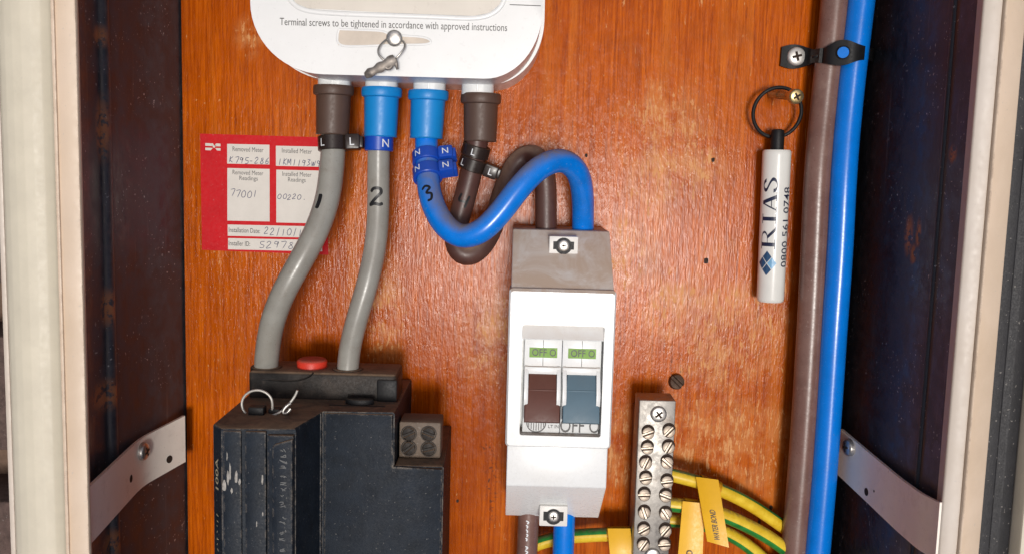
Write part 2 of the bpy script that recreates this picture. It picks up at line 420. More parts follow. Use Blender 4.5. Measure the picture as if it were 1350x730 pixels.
M['ink'] = plastic('black_marker_ink', (0.010, 0.010, 0.011), 0.4, 0.3, scale=400)
M['print'] = plastic('dark_print', (0.075, 0.072, 0.072), 0.5, 0.3, scale=700)
M['black'] = plastic('black_plastic', (0.010, 0.010, 0.011), 0.5, 0.2, 0.2, spec=0.25)
M['pen'] = plastic('pen_ink', (0.045, 0.05, 0.12), 0.5, 0.5, scale=900)
M['fuse'] = plastic('dark_bakelite', (0.0105, 0.0158, 0.0245), 0.5, 0.35, 0.97, (0.27, 0.18, 0.115), 0.2, 130, specks=0.2, grime=0.35, gcol=(0.028, 0.034, 0.042), dlo=0.35, dhi=0.8, spec=0.15, wear=0.85, wcol=(0.2, 0.17, 0.14), wr=0.0012, film=0.35)
M['fusedark'] = plastic('sooty_bakelite', (0.016, 0.014, 0.013), 0.55, 0.4, 0.97, (0.25, 0.165, 0.105), 0.25, 150, grime=0.7, gcol=(0.062, 0.046, 0.035), dlo=0.3, dhi=0.9, spec=0.25, wear=0.4, wcol=(0.1, 0.08, 0.065), film=0.5)
M['fusebrown'] = plastic('grubby_brown_plastic', (0.135, 0.098, 0.07), 0.6, 0.25, 0.7, (0.24, 0.165, 0.11), 0.2, 200, grime=0.5, specks=0.3)
M['red'] = plastic('red_plastic', (0.70, 0.045, 0.022), 0.45, 0.1, 0.8, (0.30, 0.09, 0.06), 0.08, 200)
M['scuff'] = plastic('scraped_plastic', (0.33, 0.31, 0.28), 0.7, 0.35, scale=900)
M['labelred'] = plastic('red_sticker', (0.55, 0.004, 0.010), 0.62, 0.08, 0, scale=90, specks=0.15, spec=0.25)
M['paper'] = plastic('label_paper', (0.66, 0.63, 0.58), 0.6, 0.05, 0, scale=120)
M['tag'] = plastic('yellow_tag', (0.84, 0.46, 0.008), 0.4, 0.07, 0.3, (0.35, 0.22, 0.05), 0.05, 90)
M['earth'] = striped_mat()
M['steel'] = steel('zinc_steel'); M['tin'] = steel('tinned_brass', (0.40, 0.38, 0.35), 0.45, 0.5); M['screwtin'] = steel('worn_screw_metal', (0.44, 0.37, 0.30), 0.45, 0.6)
M['brass'] = steel('brass', (0.62, 0.47, 0.22), 0.3, 0.2); M['rust'] = plastic('rusty_steel', (0.085, 0.048, 0.03), 0.6, 0.4, bump=0.3, scale=500, metal=0.4)
M['lead'] = steel('lead_seal', (0.42, 0.38, 0.34), 0.5, 0.4)
M['frame'] = plastic('cream_painted_frame', (0.70, 0.56, 0.43), 0.45, 0.05, 0, scale=50, specks=0.3, bump=0.05, wear=0.8, wcol=(0.32, 0.22, 0.15), wr=0.001, film=0.45, gcol=(0.56, 0.42, 0.28))
M['framegrey'] = plastic('cream_painted_return', (0.62, 0.55, 0.48), 0.45, 0.04, 0, scale=50, specks=0.3, wear=0.5, wcol=(0.35, 0.27, 0.2), film=0.35, gcol=(0.47, 0.38, 0.28))
M['framepale'] = plastic('pale_upvc', (0.64, 0.59, 0.47), 0.5, 0.06, 0, scale=70, specks=0.2, grime=0.12, gcol=(0.4, 0.36, 0.28))
M['strap'] = plastic('cream_metal_strap', (0.93, 0.86, 0.77), 0.45, 0.04, 0, scale=80, specks=0.4, grime=0.2, gcol=(0.3, 0.2, 0.13))
M['gasket'] = plastic('black_gasket', (0.014, 0.014, 0.017), 0.6, 0.3, 0, scale=200, specks=0.4, bump=0.2)
M['fob'] = plastic('white_fob_plastic', (0.74, 0.74, 0.70), 0.22, 0.04, 0.3, (0.5, 0.42, 0.3), 0.02, 90)
M['green'] = plastic('green_flag', (0.16, 0.33, 0.03), 0.5, 0.15, scale=300)
M['toggbrown'] = plastic('brown_toggle', (0.105, 0.030, 0.018), 0.45, 0.06, 0.2, bump=0.02)
M['toggblue'] = plastic('grey_blue_toggle', (0.095, 0.165, 0.215), 0.45, 0.06, 0.2, bump=0.02)
M['navy'] = plastic('navy_print', (0.012, 0.018, 0.05), 0.4, 0.2, scale=400)
M['logoa'] = plastic('dark_teal_print', (0.02, 0.07, 0.16), 0.4, 0.1); M['logob'] = plastic('pale_blue_print', (0.18, 0.40, 0.62), 0.4, 0.1)
M['mortar'] = plastic('mortar', (0.15, 0.095, 0.065), 0.9, 0.25, bump=0.6, scale=200)
M['brick'] = plastic('brown_brick', (0.105, 0.068, 0.058), 0.9, 0.35, bump=0.9, scale=260, specks=0.3)
M['hole'] = plastic('dark_hole', (0.030, 0.016, 0.010), 0.9, 0.3)
M['ground'] = plastic('pale_concrete', (0.50, 0.48, 0.44), 0.9, 0.12, bump=0.2, scale=3)
def rustp(x, y, d, o, r, st): q = Q(x, y, d); return (q.x - o[0], q.y - o[1], q.z - o[2], r, st)

# ------------------------------------------------------------------ setting: ground, wall, cabinet, board
XBR = Q(1112, 365, 0).x
bw = thing('brick_wall', (-0.22, 0.1, -0.3), 'brown brick wall at the far left edge beyond the pale strip', 'wall')
bm = bmesh.new(); box(bm, W0, -0.62, -0.186, -0.34, 0.36, -0.10, -0.004); obj('mortar', bm, M['mortar'], bw, 0)
ZB = XZ(8, 478, 0)[1]
def brick_mesh(l):
    bm = bmesh.new(); box(bm, Frame((0, 0, 0), (1, 0, 0), (0, 0, 1), (0, -1, 0)), -l / 2, l / 2, -0.0325, 0.0325, -0.05, 0.0, 0.002, 2)
    return mesh_of(bm, 'brick', M['brick'], 30)
bricks = (brick_mesh(0.21), brick_mesh(0.10))
for row in range(-3, 4):
    x = -0.188
    for k in range(3):
        half = (row % 2 and k == 0); l = 0.10 if half else 0.21
        if x - l < -0.62: break
        place('brick', bricks[1 if half else 0], Frame((x - l / 2, 0.001 + random.uniform(-0.001, 0.001), ZB + 0.041 + row * 0.0725), (1, 0, 0), (0, 0, 1), (0, -1, 0)), bw); x -= l + 0.008

bm = bmesh.new(); box(bm, W0, -0.1485, XBR, -0.36, 0.36, -0.012, 0.0, 0.0); bd = obj('backboard', bm, M['board'], None, 0, origin=(0, 0, 0)); setp(bd, 'orange varnished plywood board at the back of the cabinet', kind='structure')
for (x, y, r) in ((940, 211, 0.0009), (931, 344, 0.0012), (773, 205, 0.0007), (1016, 668, 0.0009), (1001, 687, 0.0008), (603, 660, 0.0007)):
    bm = bmesh.new(); f = rotframe(x, y, 0, 0); rr = [(r * (0.75 + 0.4 * random.random()) * math.cos(a * math.pi / 5), 1.3 * r * (0.7 + 0.5 * random.random()) * math.sin(a * math.pi / 5)) for a in range(10)]
    prism(bm, f, rr, -0.001, 0.00018); obj('screw_hole', bm, M['hole'], bd, 0)

cab = thing('meter_cabinet', (0, 0, -0.3), 'dark metal meter cabinet with cream frame edges round the orange board', 'cabinet')
def side_wall(sgn, xs, mat):
    bm = bmesh.new(); T = 0.0012
    inner = [(sgn * x, d) for x, d in xs]; outer = [(sgn * (x + T), d) for x, d in reversed(xs)]
    prism(bm, PLAN, inner + outer, -0.36, 0.36)
    return bm
def wl(px, py, d): return abs(Q(px, py, d).x)
lx = [(0.1492, -0.03), (0.1495, 0.002), (0.1535, 0.018), (0.1582, 0.036), (0.1584, 0.050), (0.1590, 0.0520)] + [(0.1592 - 0.0026 * math.sin(R(t_)), 0.0556 - 0.0030 * math.cos(R(t_))) for t_ in range(0, 181, 20)] + [(0.1592, 0.0592), (0.1602, 0.066), (0.1580, 0.080), (0.1530, 0.0965)]
o_l = (-0.1575, 0, 0)
bm = side_wall(-1, lx, None)
rl = [rustp(140, 405, 0.058, o_l, 0.005, 2), rustp(138, 170, 0.059, o_l, 0.004, 4), rustp(138, 48, 0.059, o_l, 0.004, 1.4), rustp(136, 520, 0.060, o_l, 0.014, 0.6), rustp(141, 715, 0.058, o_l, 0.008, 1)]
obj('side_wall', bm, wall_panel_mat('dusty_dark_panel', (0.012, 0.014, 0.019), (0.105, 0.098, 0.11), 0.8, rl), cab, 40, origin=o_l)
rx = [(0.1560, -0.04), (0.1562, -0.005), (0.1565, 0.0005), (0.1578, 0.02), (0.1590, 0.045), (0.1597, 0.064)] + [(0.1600 - 0.0010 * math.sin(R(t_)), 0.0675 - 0.0012 * math.cos(R(t_))) for t_ in range(0, 181, 30)] + [(0.1602, 0.071), (0.1592, 0.0965)]
o_r = (0.1615, 0, 0)
rr_ = [rustp(1191, 310, 0.045, o_r, 0.005, 2.2), rustp(1203, 308, 0.053, o_r, 0.003, 2.5), rustp(1247, 203, 0.075, o_r, 0.0045, 1.0), rustp(1198, 335, 0.05, o_r, 0.0035, 1.6)]
obj('side_wall', side_wall(1, rx, None), wall_panel_mat('navy_dark_panel', (0.008, 0.011, 0.017), (0.060, 0.067, 0.082), 0.75, rr_), cab, 40, origin=o_r)
# frame: lip, bead and outer strip each side (vertical pieces, plan outline extruded upward)
def plan_piece(name, pts, mat, parent, bev=0.0006):
    bm = bmesh.new(); prism(bm, PLAN, pts, -0.36, 0.36)
    e = [e for e in bm.edges if abs((e.verts[0].co - e.verts[1].co).normalized().z) > 0.9]
    bmesh.ops.bevel(bm, geom=e, offset=bev, segments=2, profile=0.5, affect='EDGES', clamp_overlap=True)
    return obj(name, bm, mat, parent, 40)
DF = 0.100
xi = Q(108.5, 370, DF).x; xo = Q(81, 370, DF).x
fl_ = plan_piece('frame_post', [(xi, 0.0975), (xi, DF), (xo, DF), (xo, 0.085), (xo + 0.0015, 0.085), (xo + 0.0015, 0.0975)], M['frame'], cab)
plan_piece('bead', [(xo + 0.0004, DF - 0.002), (xo + 0.0004, DF + 0.0008), (xo - 0.0008, DF + 0.0008), (xo - 0.0008, DF - 0.002)], M['frame'], fl_, 0.0003)
xs0 = Q(3, 370, 0.088).x
plan_piece('outer_strip', [(-0.1612, 0.03), (-0.1612, 0.084)] + [((-0.1612 + xs0) / 2 + (-0.1612 - xs0) / 2 * math.cos(R(t_)), 0.084 + 0.0065 * math.sin(R(t_))) for t_ in range(18, 180, 18)] + [(xs0, 0.084), (xs0, 0.03)], M['framepale'], cab, 0.0004)
xe = Q(9, 370, 0.06).x
plan_piece('edge_trim', [(xs0 - 0.0002, 0.03), (xs0 - 0.0002, 0.085), (xs0 - 0.0022, 0.085), (xs0 - 0.0022, 0.03)], M['framegrey'], cab, 0.0005)
a0 = Q(1267, 370, 0.099).x; a1 = Q(1291, 370, DF).x; a2 = Q(1297.5, 370, DF + 0.0015).x; a3 = Q(1322, 370, 0.094).x
fr_ = plan_piece('frame_post', [(a0, 0.0972), (a0, 0.099), (a1, 0.1005), (a1, 0.085), (a1 - 0.0015, 0.085), (a1 - 0.0015, 0.0972)], M['framegrey'], cab)
plan_piece('bead', [(a1 + 0.0001, 0.09), (a1 + 0.0001, DF + 0.0017), (a2, DF + 0.0019), (a2, 0.09)], M['frame'], fr_, 0.0005)
plan_piece('frame_slope', [(a2 + 0.0001, 0.085), (a2 + 0.0001, 0.0985), (a3, 0.094), (a3, 0.085)], M['frame'], cab, 0.0004)
g1 = Q(1368, 370, 0.092).x
plan_piece('gasket', [(a3 + 0.0002, 0.07), (a3 + 0.0002, 0.089), (a3 + 0.006, 0.0895), (a3 + 0.0065, 0.0885), (a3 + 0.009, 0.0895), (g1, 0.089), (g1, 0.07)], M['gasket'], cab, 0.0004)
plan_piece('outer_strip', [(g1 + 0.0003, 0.07), (g1 + 0.0003, 0.096), (g1 + 0.03, 0.096), (g1 + 0.03, 0.07)], M['framepale'], cab, 0.001)

# ------------------------------------------------------------------ screws (shared shapes, local axes: n out of the board)
LF = Frame((0, 0, 0), (1, 0, 0), (0, 1, 0), (0, 0, 1))
def pan_head(r, h, mat, cross=True, name='screw_head'):
    bm = bmesh.new(); lathe(bm, LF, [(r, -0.002), (r, h * 0.45), (r * 0.95, h * 0.72), (r * 0.80, h * 0.90), (r * 0.45, h), (0, h)], 20)
    return mesh_of(bm, name, mat, 40)
def cross_recess(r, h):
    a, b = r * 0.52, r * 0.13
    pts = [(b, b), (b, a), (-b, a), (-b, b), (-a, b), (-a, -b), (-b, -b), (-b, -a), (b, -a), (b, -b), (a, -b), (a, b)]
    bm = bmesh.new(); prism(bm, LF, pts, h * 0.4, h + 0.00012); return mesh_of(bm, 'cross_recess', M['hole'], 0)
def slot_head(r, h, mat, slot=0.16):
    bm = bmesh.new(); g = r * slot
    for s in (1, -1):
        a0 = math.asin(g / r); pts = []
        for k in range(9):
            a = a0 + (math.pi - 2 * a0) * k / 8; pts.append((r * math.cos(a), s * r * math.sin(a)))
        if s < 0: pts = pts[::-1]
        prism(bm, LF, pts, -0.001, h, r * 0.16, 2)
    prism(bm, LF, circ(0, 0, r * 0.96, 18), -0.002, h * 0.35)
    return mesh_of(bm, 'slotted_head', mat, 40)
def rotz(fr, deg):
    a = R(deg); return Frame(fr.o, fr.u * math.cos(a) + fr.v * math.sin(a), fr.v * math.cos(a) - fr.u * math.sin(a), fr.n)

# fixing straps along both side walls
def strap(label, pix, wd, th, screws, holes, sgn):
    W_ = [Q(*q) for q in pix]; ppts = [(q.x, -q.y) for q in W_]; zt = W_[0].z
    t = thing('fixing_strap', (ppts[0][0], -ppts[0][1], zt - wd), label, 'strap', 'cream straps fixed to the cabinet sides')
    p = Path(W_, 0.003, True)
    bm = bmesh.new(); n = len(p.p)
    side = [Vector((0, 0, 1)).cross(tt).normalized() * sgn for tt in p.t]
    L = []
    for i in range(n):
        q = p.p[i]; L.append([q, q + side[i] * th, q + side[i] * th - Vector((0, 0, wd)), q - Vector((0, 0, wd))])
    vs = loopstrip(bm, L)
    bm.faces.new(vs[0]); bm.faces.new(vs[-1])
    e = [e for e in bm.edges if e.calc_face_angle(0) > 1.2]
    bmesh.ops.bevel(bm, geom=e, offset=0.0004, segments=2, profile=0.5, affect='EDGES', clamp_overlap=True)
    obj('band', bm, M['strap'], t, 40)
    def fr_at(px, py):     # nearest place on the band to that photo pixel
        best = None
        for i in range(n):
            for k in range(21):
                q = p.p[i] + side[i] * th - Vector((0, 0, wd * k / 20)); v = q - CAMP; zc = v.dot(FW)
                x = CX + FPX * v.dot(CR) / zc; y = CY - FPX * v.dot(CU) / zc
                dd = (x - px) ** 2 + (y - py) ** 2
                if best is None or dd < best[0]: best = (dd, q, side[i], p.t[i])
        _, q, nn, tt = best
        return Frame(q, tt, nn.cross(tt), nn)
    for (x, y) in screws:
        f = fr_at(x, y); s = place('screw', pan_head(0.0038, 0.0026, M['steel']), f, t)
        place('cross_recess', cross_recess(0.0038, 0.0026), rotz(f, 20), s)
    for (x, y, r) in holes:
        bm = bmesh.new(); f = fr_at(x, y); prism(bm, f, circ(0, 0, r, 14), -th * 1.2, 0.00012); obj('hole', bm, M['hole'], t, 0)
def zof(px, py, d): return Q(px, py, d).z
strap('cream metal strap with one screw and two holes on the left cabinet side', [(241, 547, 0.012), (182, 577, 0.035), (117, 638, 0.092), (111, 643, 0.0985)], 0.0212, 0.0013, [(189, 594)], [(174, 631, 0.0016), (223, 605, 0.0017)], 1)
strap('cream metal strap bent onto the right cabinet side below the thick blue cable', [(1112, 565, 0.010), (1150, 597, 0.034), (1190, 630, 0.062), (1218, 650, 0.083), (1238, 660, 0.0945), (1244, 662, 0.0985)], 0.0212, 0.0013, [(1121, 588)], [(1143, 648, 0.0017), (1153, 648, 0.0005)], -1)

# ------------------------------------------------------------------ electricity meter
mt = thing('electricity_meter', Q(525, 100, 0.0), 'white electricity meter with rounded lower corners and printed terminal cover', 'meter')
def arc_outline(d, L, Rr, B, rl, rr, top):
    """outline in x,z of the meter: left/right edge pixels, bottom pixel, corner radii in metres"""
    xl, xr = Q(L, 30, d).x, Q(Rr, 30, d).x; zb = Q(525, B, d).z; pts = []
    n = 14
    for k in range(n + 1):
        a = R(180 + 90 * k / n); pts.append((xl + rl[0] + rl[0] * math.cos(a), zb + rl[1] + rl[1] * math.sin(a)))
    for k in range(n + 1):
        a = R(270 + 90 * k / n); pts.append((xr - rr[0] + rr[0] * math.cos(a), zb + rr[1] + rr[1] * math.sin(a)))
    pts += [(xr, top), (xl, top)]
    return pts
bm = bmesh.new(); prism(bm, W0, arc_outline(0.03, 352, 717.5, 108.5, (0.026, 0.024), (0.021, 0.026), 0.26), 0.0, 0.0325, 0.0015, 3); obj('rear_case', bm, M['meterwhite'], mt, 40)
DM = 0.060
bm = bmesh.new(); prism(bm, W0, arc_outline(DM, 330, 715, 101.0, (0.0275, 0.026), (0.0215, 0.026), 0.26), 0.033, DM, 0.004, 5); tcov = obj('terminal_cover', bm, M['meterwhite'], mt, 45)
# moulded ridge of the window above the print
fm = rotframe(525, 40, DM, 0.5)
def mp(x, y, d=DM): return fm.px(x, y, d)
ridge = [(372, -30), (376, -8), (388, 8), (404, 15), (450, 18.5), (520, 21), (580, 23), (625, 25), (648, 21), (663, 8), (668, -10), (669, -30)]
bm = bmesh.new(); p = Path([fm(*mp(x, y), 0.0) for x, y in ridge], 0.002); tube(bm, p, 0.0010, 10, flat=0.45); obj('window_ridge', bm, M['meterwhite'], tcov, 60)
inner = [(376, -30), (380, -8), (391, 5), (406, 11.5), (520, 17.5), (624, 21.5), (645, 17.5), (659, 6), (664, -10), (665, -30)]
bm = bmesh.new(); prism(bm, fm, [mp(x, y) for x, y in inner], -0.004, 0.00025); obj('window_panel', bm, plastic('aged_window_plastic', (0.66, 0.61, 0.53), 0.3, 0.1, scale=25), tcov, 0)
bm = bmesh.new(); q0, q1 = mp(672, 6.0), mp(713, 7.6); prism(bm, fm, [q0, (q0[0], q0[1] - 0.0003), (q1[0], q1[1] - 0.0003), q1], -0.002, 0.0001); obj('cover_seam', bm, M['print'], tcov, 0)
# slotted recess: the two-step shape with its own rim
slot = [(447, 39), (506, 41.5), (509, 45), (535, 48), (558, 49.0), (569, 53.5), (566, 58.5), (520, 59.5), (446, 60)]
bm = bmesh.new(); prism(bm, fm, [mp(x, y) for x, y in slot[::-1]], -0.003, 0.00015); sl_ = obj('slot_recess', bm, M['beige'], tcov, 0)
bm = bmesh.new(); pts = [mp(x, y) for x, y in slot]; pts.append(pts[0]); p = Path([fm(a, b, 0.0) for a, b in pts], 0.0012); tube(bm, p, 0.0005, 8, flat=0.5); obj('slot_rim', bm, M['meterwhite'], tcov, 60)
bm = bmesh.new(); a = mp(369, 33.5); b = mp(668.5, 41.5); tf = Frame(fm(*a, 0.0), fm(*b) - fm(*a), (0, 0, 1), (0, -1, 0)); tf.v = tf.n.cross(tf.u) if tf.n.cross(tf.u).z > 0 else -tf.n.cross(tf.u)
put_text(bm, 'Terminal screws to be tightened in accordance with approved instructions', lambda x, y: tf(x, y, 0.00018), width=(fm(*b) - fm(*a)).length, height=9.3 * mmpx(DM)); obj('lettering', bm, M['print'], tcov, 0)
f = rotframe(520, 51, DM + 0.0004, 0); hs = place('seal_screw', pan_head(0.0031, 0.0016, M['steel']), f, tcov)
# terminal stubs
STUB = [(441.5, 110), (503.5, 113), (566.5, 116), (630, 119)]
DS = 0.030
for (x, y) in STUB:
    c = Q(x, y, DS); f = Frame((c.x, -DS, 0), (1, 0, 0), (0, -1, 0), (0, 0, 1)); zb = zof(x, y + 8, DS); zt = zof(x, 92, DS)
    bm = bmesh.new(); prism(bm, f, rrect(-0.0066, 0.0066, -0.0062, 0.0062, 0.0045, 5), zb, zt); box(bm, f, -0.0004, 0.0004, 0.006, 0.0065, zb, zt, 0.0001)
    obj('terminal_stub', bm, M['stub'], mt, 40)
# wire seal through the cover screw
ws = thing('security_seal', Q(517, 75, DM + 0.003), 'twisted wire seal with crimped lead tag hanging on the white meter screw', 'seal')
bm = bmesh.new(); p = Path([Q(x, y, d) for x, y, d in ((510, 52, .0615), (502, 58, .0635), (497, 67, .065), (500, 75, .0655), (508, 81, .0655), (514, 85, .065))], 0.001); tube(bm, p, 0.0004, 8)
p = Path([Q(x, y, d) for x, y, d in ((529, 53, .0615), (535, 58, .0635), (533, 65, .065), (526, 73, .0655), (520, 80, .065))], 0.001); tube(bm, p, 0.0004, 8); obj('wire', bm, M['steel'], ws, 60)
bm = bmesh.new(); p = Path([Q(x, y, d) for x, y, d in ((482, 100, .0645), (490, 95, .066), (500, 90, .066), (510, 84, .0665), (521, 78, .066))], 0.001); tube(bm, p, 0.0016, 10, rf=lambda t: 0.75 + 0.4 * math.sin(t * 9) ** 2 + 0.3 * t, flat=0.5)
p = Path([Q(x, y, d) for x, y, d in ((519, 78, .066), (522, 84, .0665), (524, 92, .0655))], 0.001); tube(bm, p, 0.001, 8, rf=lambda t: 1.2 - 0.8 * t, flat=0.5)
p = Path([Q(x, y, d) for x, y, d in ((507, 88, .0662), (511, 92, .066), (515, 90, .0662), (517, 86, .0665))], 0.001); tube(bm, p, 0.0007, 8); obj('lead_tag', bm, M['lead'], ws, 50)

# ------------------------------------------------------------------ cables, sleeves and markers below the meter
DC = 0.031
def px_path(pts, step=0.0018): return Path([Q(*p) for p in pts], step)
C1 = px_path([(440, 150, .030), (439.5, 190, .031), (437, 225, .033), (431, 265, .036), (417, 305, .040), (396, 345, .043), (374, 385, .043), (359, 425, .040), (352.5, 462, .036), (351, 480, .034), (350.5, 500, .034)])
C2 = px_path([(502, 150, .030), (499.5, 190, .031), (499, 235, .031), (498.5, 285, .032), (494, 330, .034), (484, 375, .036), (472, 415, .036), (463, 450, .035), (459, 478, .034), (458, 500, .034)])
C3 = px_path([(563, 150, .030), (562, 186, .0300), (562.5, 205, .032), (563.5, 230, .038), (568, 262, .045), (583, 294, .051), (607, 313, .055), (634, 306, .057), (660, 280, .057), (686, 246, .056), (713, 220, .053), (741, 211, .047), (761, 226, .040), (768, 256, .030), (768.5, 290, .021), (768.5, 320, .019)])
C4 = px_path([(632, 150, .030), (629, 188, .030), (621, 228, .028), (609, 275, .027), (600, 308, .028), (603, 332, .030), (620, 338, .030), (641, 317, .026), (655, 282, .020), (666, 245, .016), (682, 213, .0135), (700, 202, .0145), (715, 215, .020), (719.5, 245, .0205), (720, 280, .0195), (720, 320, .019)])
RC = {1: 0.00505, 2: 0.0046, 3: 0.0047, 4: 0.0046}
def cable(name, path, r, mat, label, cat='cable', group=None, n=24, uoff=0.0):
    bm = bmesh.new(); tube(bm, path, r, n, uoff=uoff); o = obj(name, bm, mat, None, 60); return setp(o, label, cat, group)
k1 = cable('electric_cable', C1, RC[1], M['grey'], 'grey cable marked 1, running from brown sleeve to black fuse unit', group='meter tails')
k2 = cable('electric_cable', C2, RC[2], M['grey'], 'grey cable marked 2, running from blue sleeve to black fuse unit', group='meter tails')
k3 = cable('electric_cable', C3, RC[3], M['blue'], 'blue cable marked 3 looping over to the white isolator switch', group='meter tails')
k4 = cable('electric_cable', C4, RC[4], M['brown'], 'dark brown cable marked 4 looping behind the blue one', group='meter tails')
def digit(ko, path, px, py, d, r, strokes, wd, scale, lean=0.0, a0=0.0):
    S0 = path.s_near(Q(px, py, d)); bm = bmesh.new()
    def f(x, y, lift):
        return path.on(S0 - y * scale, a0 + (x * scale + lean * y * scale) / r, r + 0.00010 + lift)
    for i, s in enumerate(strokes): ribbon(bm, s, wd / scale, f, 0.00003 * i)
    obj_raw('marker_digit', bm, M['ink'], ko, 0)
digit(k1, C1, 422, 267, .037, RC[1], [[(0, 1), (0.02, 0.3), (-0.02, -0.3), (-0.1, -1)]], 0.0018, 0.0033, 0.0, -0.42)
digit(k2, C2, 496, 263, .032, RC[2], [[(-0.65, 0.55), (-0.3, 0.95), (0.4, 0.95), (0.55, 0.5), (0.1, 0.0), (-0.45, -0.6), (-0.75, -0.95), (-0.2, -0.8), (0.35, -0.9), (0.75, -0.75)]], 0.0013, 0.0036, 0.0, -0.05)
digit(k3, C3, 566, 262, .045, RC[3], [[(-0.5, 0.7), (0.0, 1.0), (0.5, 0.65), (0.0, 0.1), (0.55, -0.2), (0.4, -0.9), (-0.1, -0.95)]], 0.0010, 0.0033, 0.0, -0.15)
digit(k4, C4, 612, 262, .027, RC[4], [[(-0.5, 0.9), (-0.65, -0.05), (0.1, -0.1), (0.45, -0.05)], [(0.55, 0.8), (0.4, 0.0), (0.3, -0.9)]], 0.0010, 0.0033, 0.0, 0.05)
# sleeves
def sleeve(x, y0, y1, y2, mat, label, d=0.030, xb=None):
    pt, pb = Q(x, y0, d), Q(xb or x, y2, d); ax = (pb - pt); h = ax.length; h1 = h * (y1 - y0) / (y2 - y0)
    f = Frame(pt, (1, 0, 0), ax.cross(Vector((1, 0, 0))), ax)
    r0 = 26 * mmpx(d); r1 = 22 * mmpx(d); r2 = 21 * mmpx(d)
    bm = bmesh.new()
    lathe(bm, f, [(r1 * 0.9, 0.0005), (r0 * 0.96, 0), (r0, 0.0007), (r0, h1 - 0.0007), (r0 * 0.97, h1), (r1 * 1.01, h1 + 0.0004), (r2, h - 0.0006), (r2 * 1.03, h - 0.0003), (r2 * 0.99, h), (r2 * 0.72, h), (r2 * 0.72, h - 0.006)], 36)
    setp(obj('cable_sleeve', bm, mat, None, 35), label, 'sleeve', 'rubber sleeves under the meter')
sleeve(440, 113.5, 125.5, 178, M['sleevebrown'], 'brown rubber sleeve above the grey cable marked 1', xb=438.5)
sleeve(503.5, 116, 128, 181, M['sleeveblue'], 'blue rubber sleeve above the grey cable marked 2', xb=501.5)
sleeve(565, 120, 132, 183, M['sleeveblue'], 'blue rubber sleeve above the looping blue cable', xb=562)
sleeve(634, 124, 136.5, 187, M['sleevebrown'], 'brown rubber sleeve above the dark brown cable', xb=633)
# clip-on markers
def marker(path, px, py, d, r, mat, label, ch, angs, head=True, tilt=0.0, hh=0.0026, headch=None):
    S = path.s_near(Q(px, py, d)); p, t, n, b = path.at(S)
    t2 = (t + b * tilt).normalized(); b2 = n.cross(t2).normalized()
    f = Frame(p, n, b2, t2); ro = r + 0.0013
    T = thing('cable_marker', p, label, 'cable marker', 'clip-on cable markers')
    bm = bmesh.new(); lathe(bm, f, [(r + 0.0001, -hh), (ro - 0.0003, -hh), (ro, -hh + 0.0003), (ro, hh - 0.0003), (ro - 0.0003, hh), (r + 0.0001, hh)], 32, closed=True); obj('ring', bm, mat, T, 35)
    if head:
        fh = Frame(f(0.0022, ro + 0.0021, 0), b2, -t2, n); bm = bmesh.new()
        prism(bm, fh, rrect(-0.0030, 0.0030, -hh * 1.05, hh * 1.05, 0.0009, 3), -0.0030, 0.0022, 0.0005, 2)
        prism(bm, fh, rrect(0.0018, 0.0042, -hh * 0.8, hh * 0.8, 0.0006, 3), -0.0040, 0.0008, 0.0004, 2)
        obj('clip_head', bm, mat, T, 40)
    bm = bmesh.new(); hgt = hh * 1.05
    for a in angs:
        put_text(bm, ch, lambda x, y, a=a: f((ro + 0.00012) * math.cos(a + x / ro), (ro + 0.00012) * math.sin(a + x / ro), -(y - hgt / 2)), height=hgt, bold=0.004, centre=True, sub=0.0006)
    if head and headch:
        obj_raw('lettering', bm, M['letterwhite'], T, 0); bm = bmesh.new()
        put_text(bm, headch, lambda x, y: fh(x, y - hgt / 2, 0.00232), height=hgt, bold=0.004, centre=True)
    obj_raw('lettering', bm, M['letterwhite'], T, 0)
marker(C1, 438, 188.5, .031, RC[1], M['tieblack'], 'black L marker clipped round the grey cable marked 1', 'L', [-0.55], True, 0.07, 0.0030, 'L')
marker(C2, 499.5, 191, .031, RC[2], M['tieblue'], 'single blue N marker round the grey cable marked 2', 'N', [0.62], False, 0.02, 0.0031)
marker(C3, 563, 208, .035, RC[3], M['tieblue'], 'upper of two blue N markers on the looping blue cable', 'N', [-0.55], True, 0.03, 0.0026, 'N')
marker(C3, 563, 226, .038, RC[3], M['tieblue'], 'lower of two blue N markers on the looping blue cable', 'N', [-0.6], True, 0.02, 0.0026, 'N')
marker(C4, 628, 200, .030, RC[4], M['tieblack'], 'upper black L marker on the dark brown cable, tilted', 'L', [-0.1], False, -0.10, 0.0025)
marker(C4, 624, 217, .029, RC[4], M['tieblack'], 'lower black L marker on the dark brown cable with bulky clip', 'L', [-0.75], True, -0.12, 0.0026, 'L')

# ------------------------------------------------------------------ isolator switch
iso = thing('isolator_switch', Q(735, 690, 0.0), 'white two-pole isolator switch with brown and grey-blue toggles, dusty on top', 'switch')
DI = 0.0545
fi = rotframe(740, 480, 0, 0.0)
def ip(x, y, d): return fi.px(x, y, d)
uL = (ip(673.5, 383, DI)[0] + ip(666.5, 590, DI)[0]) / 2; uR = (ip(811.5, 383, DI)[0] + ip(802, 590, DI)[0]) / 2
vT = ip(742, 304, 0.030)[1]; vTb = ip(742, 381, DI)[1]; vBb = ip(734, 641, DI)[1]; vB = ip(730, 681.5, 0.030)[1]; vC = ip(735, 588.5, DI)[1]
wt = ip(700, 447, DI)[1]; wb = ip(740, 573, DI)[1]
FS = Frame(fi(0, 0, 0), fi.v, fi.n, fi.u)      # side profile: height, depth, across
prof = [(vB, 0.0), (vB, 0.029), (vBb, DI), (vC + 0.0002, DI), (vC + 0.0002, 0.046), (vTb - 0.001, 0.046), (vTb - 0.001, DI), (vTb, DI), (vT, 0.029), (vT, 0.0)]
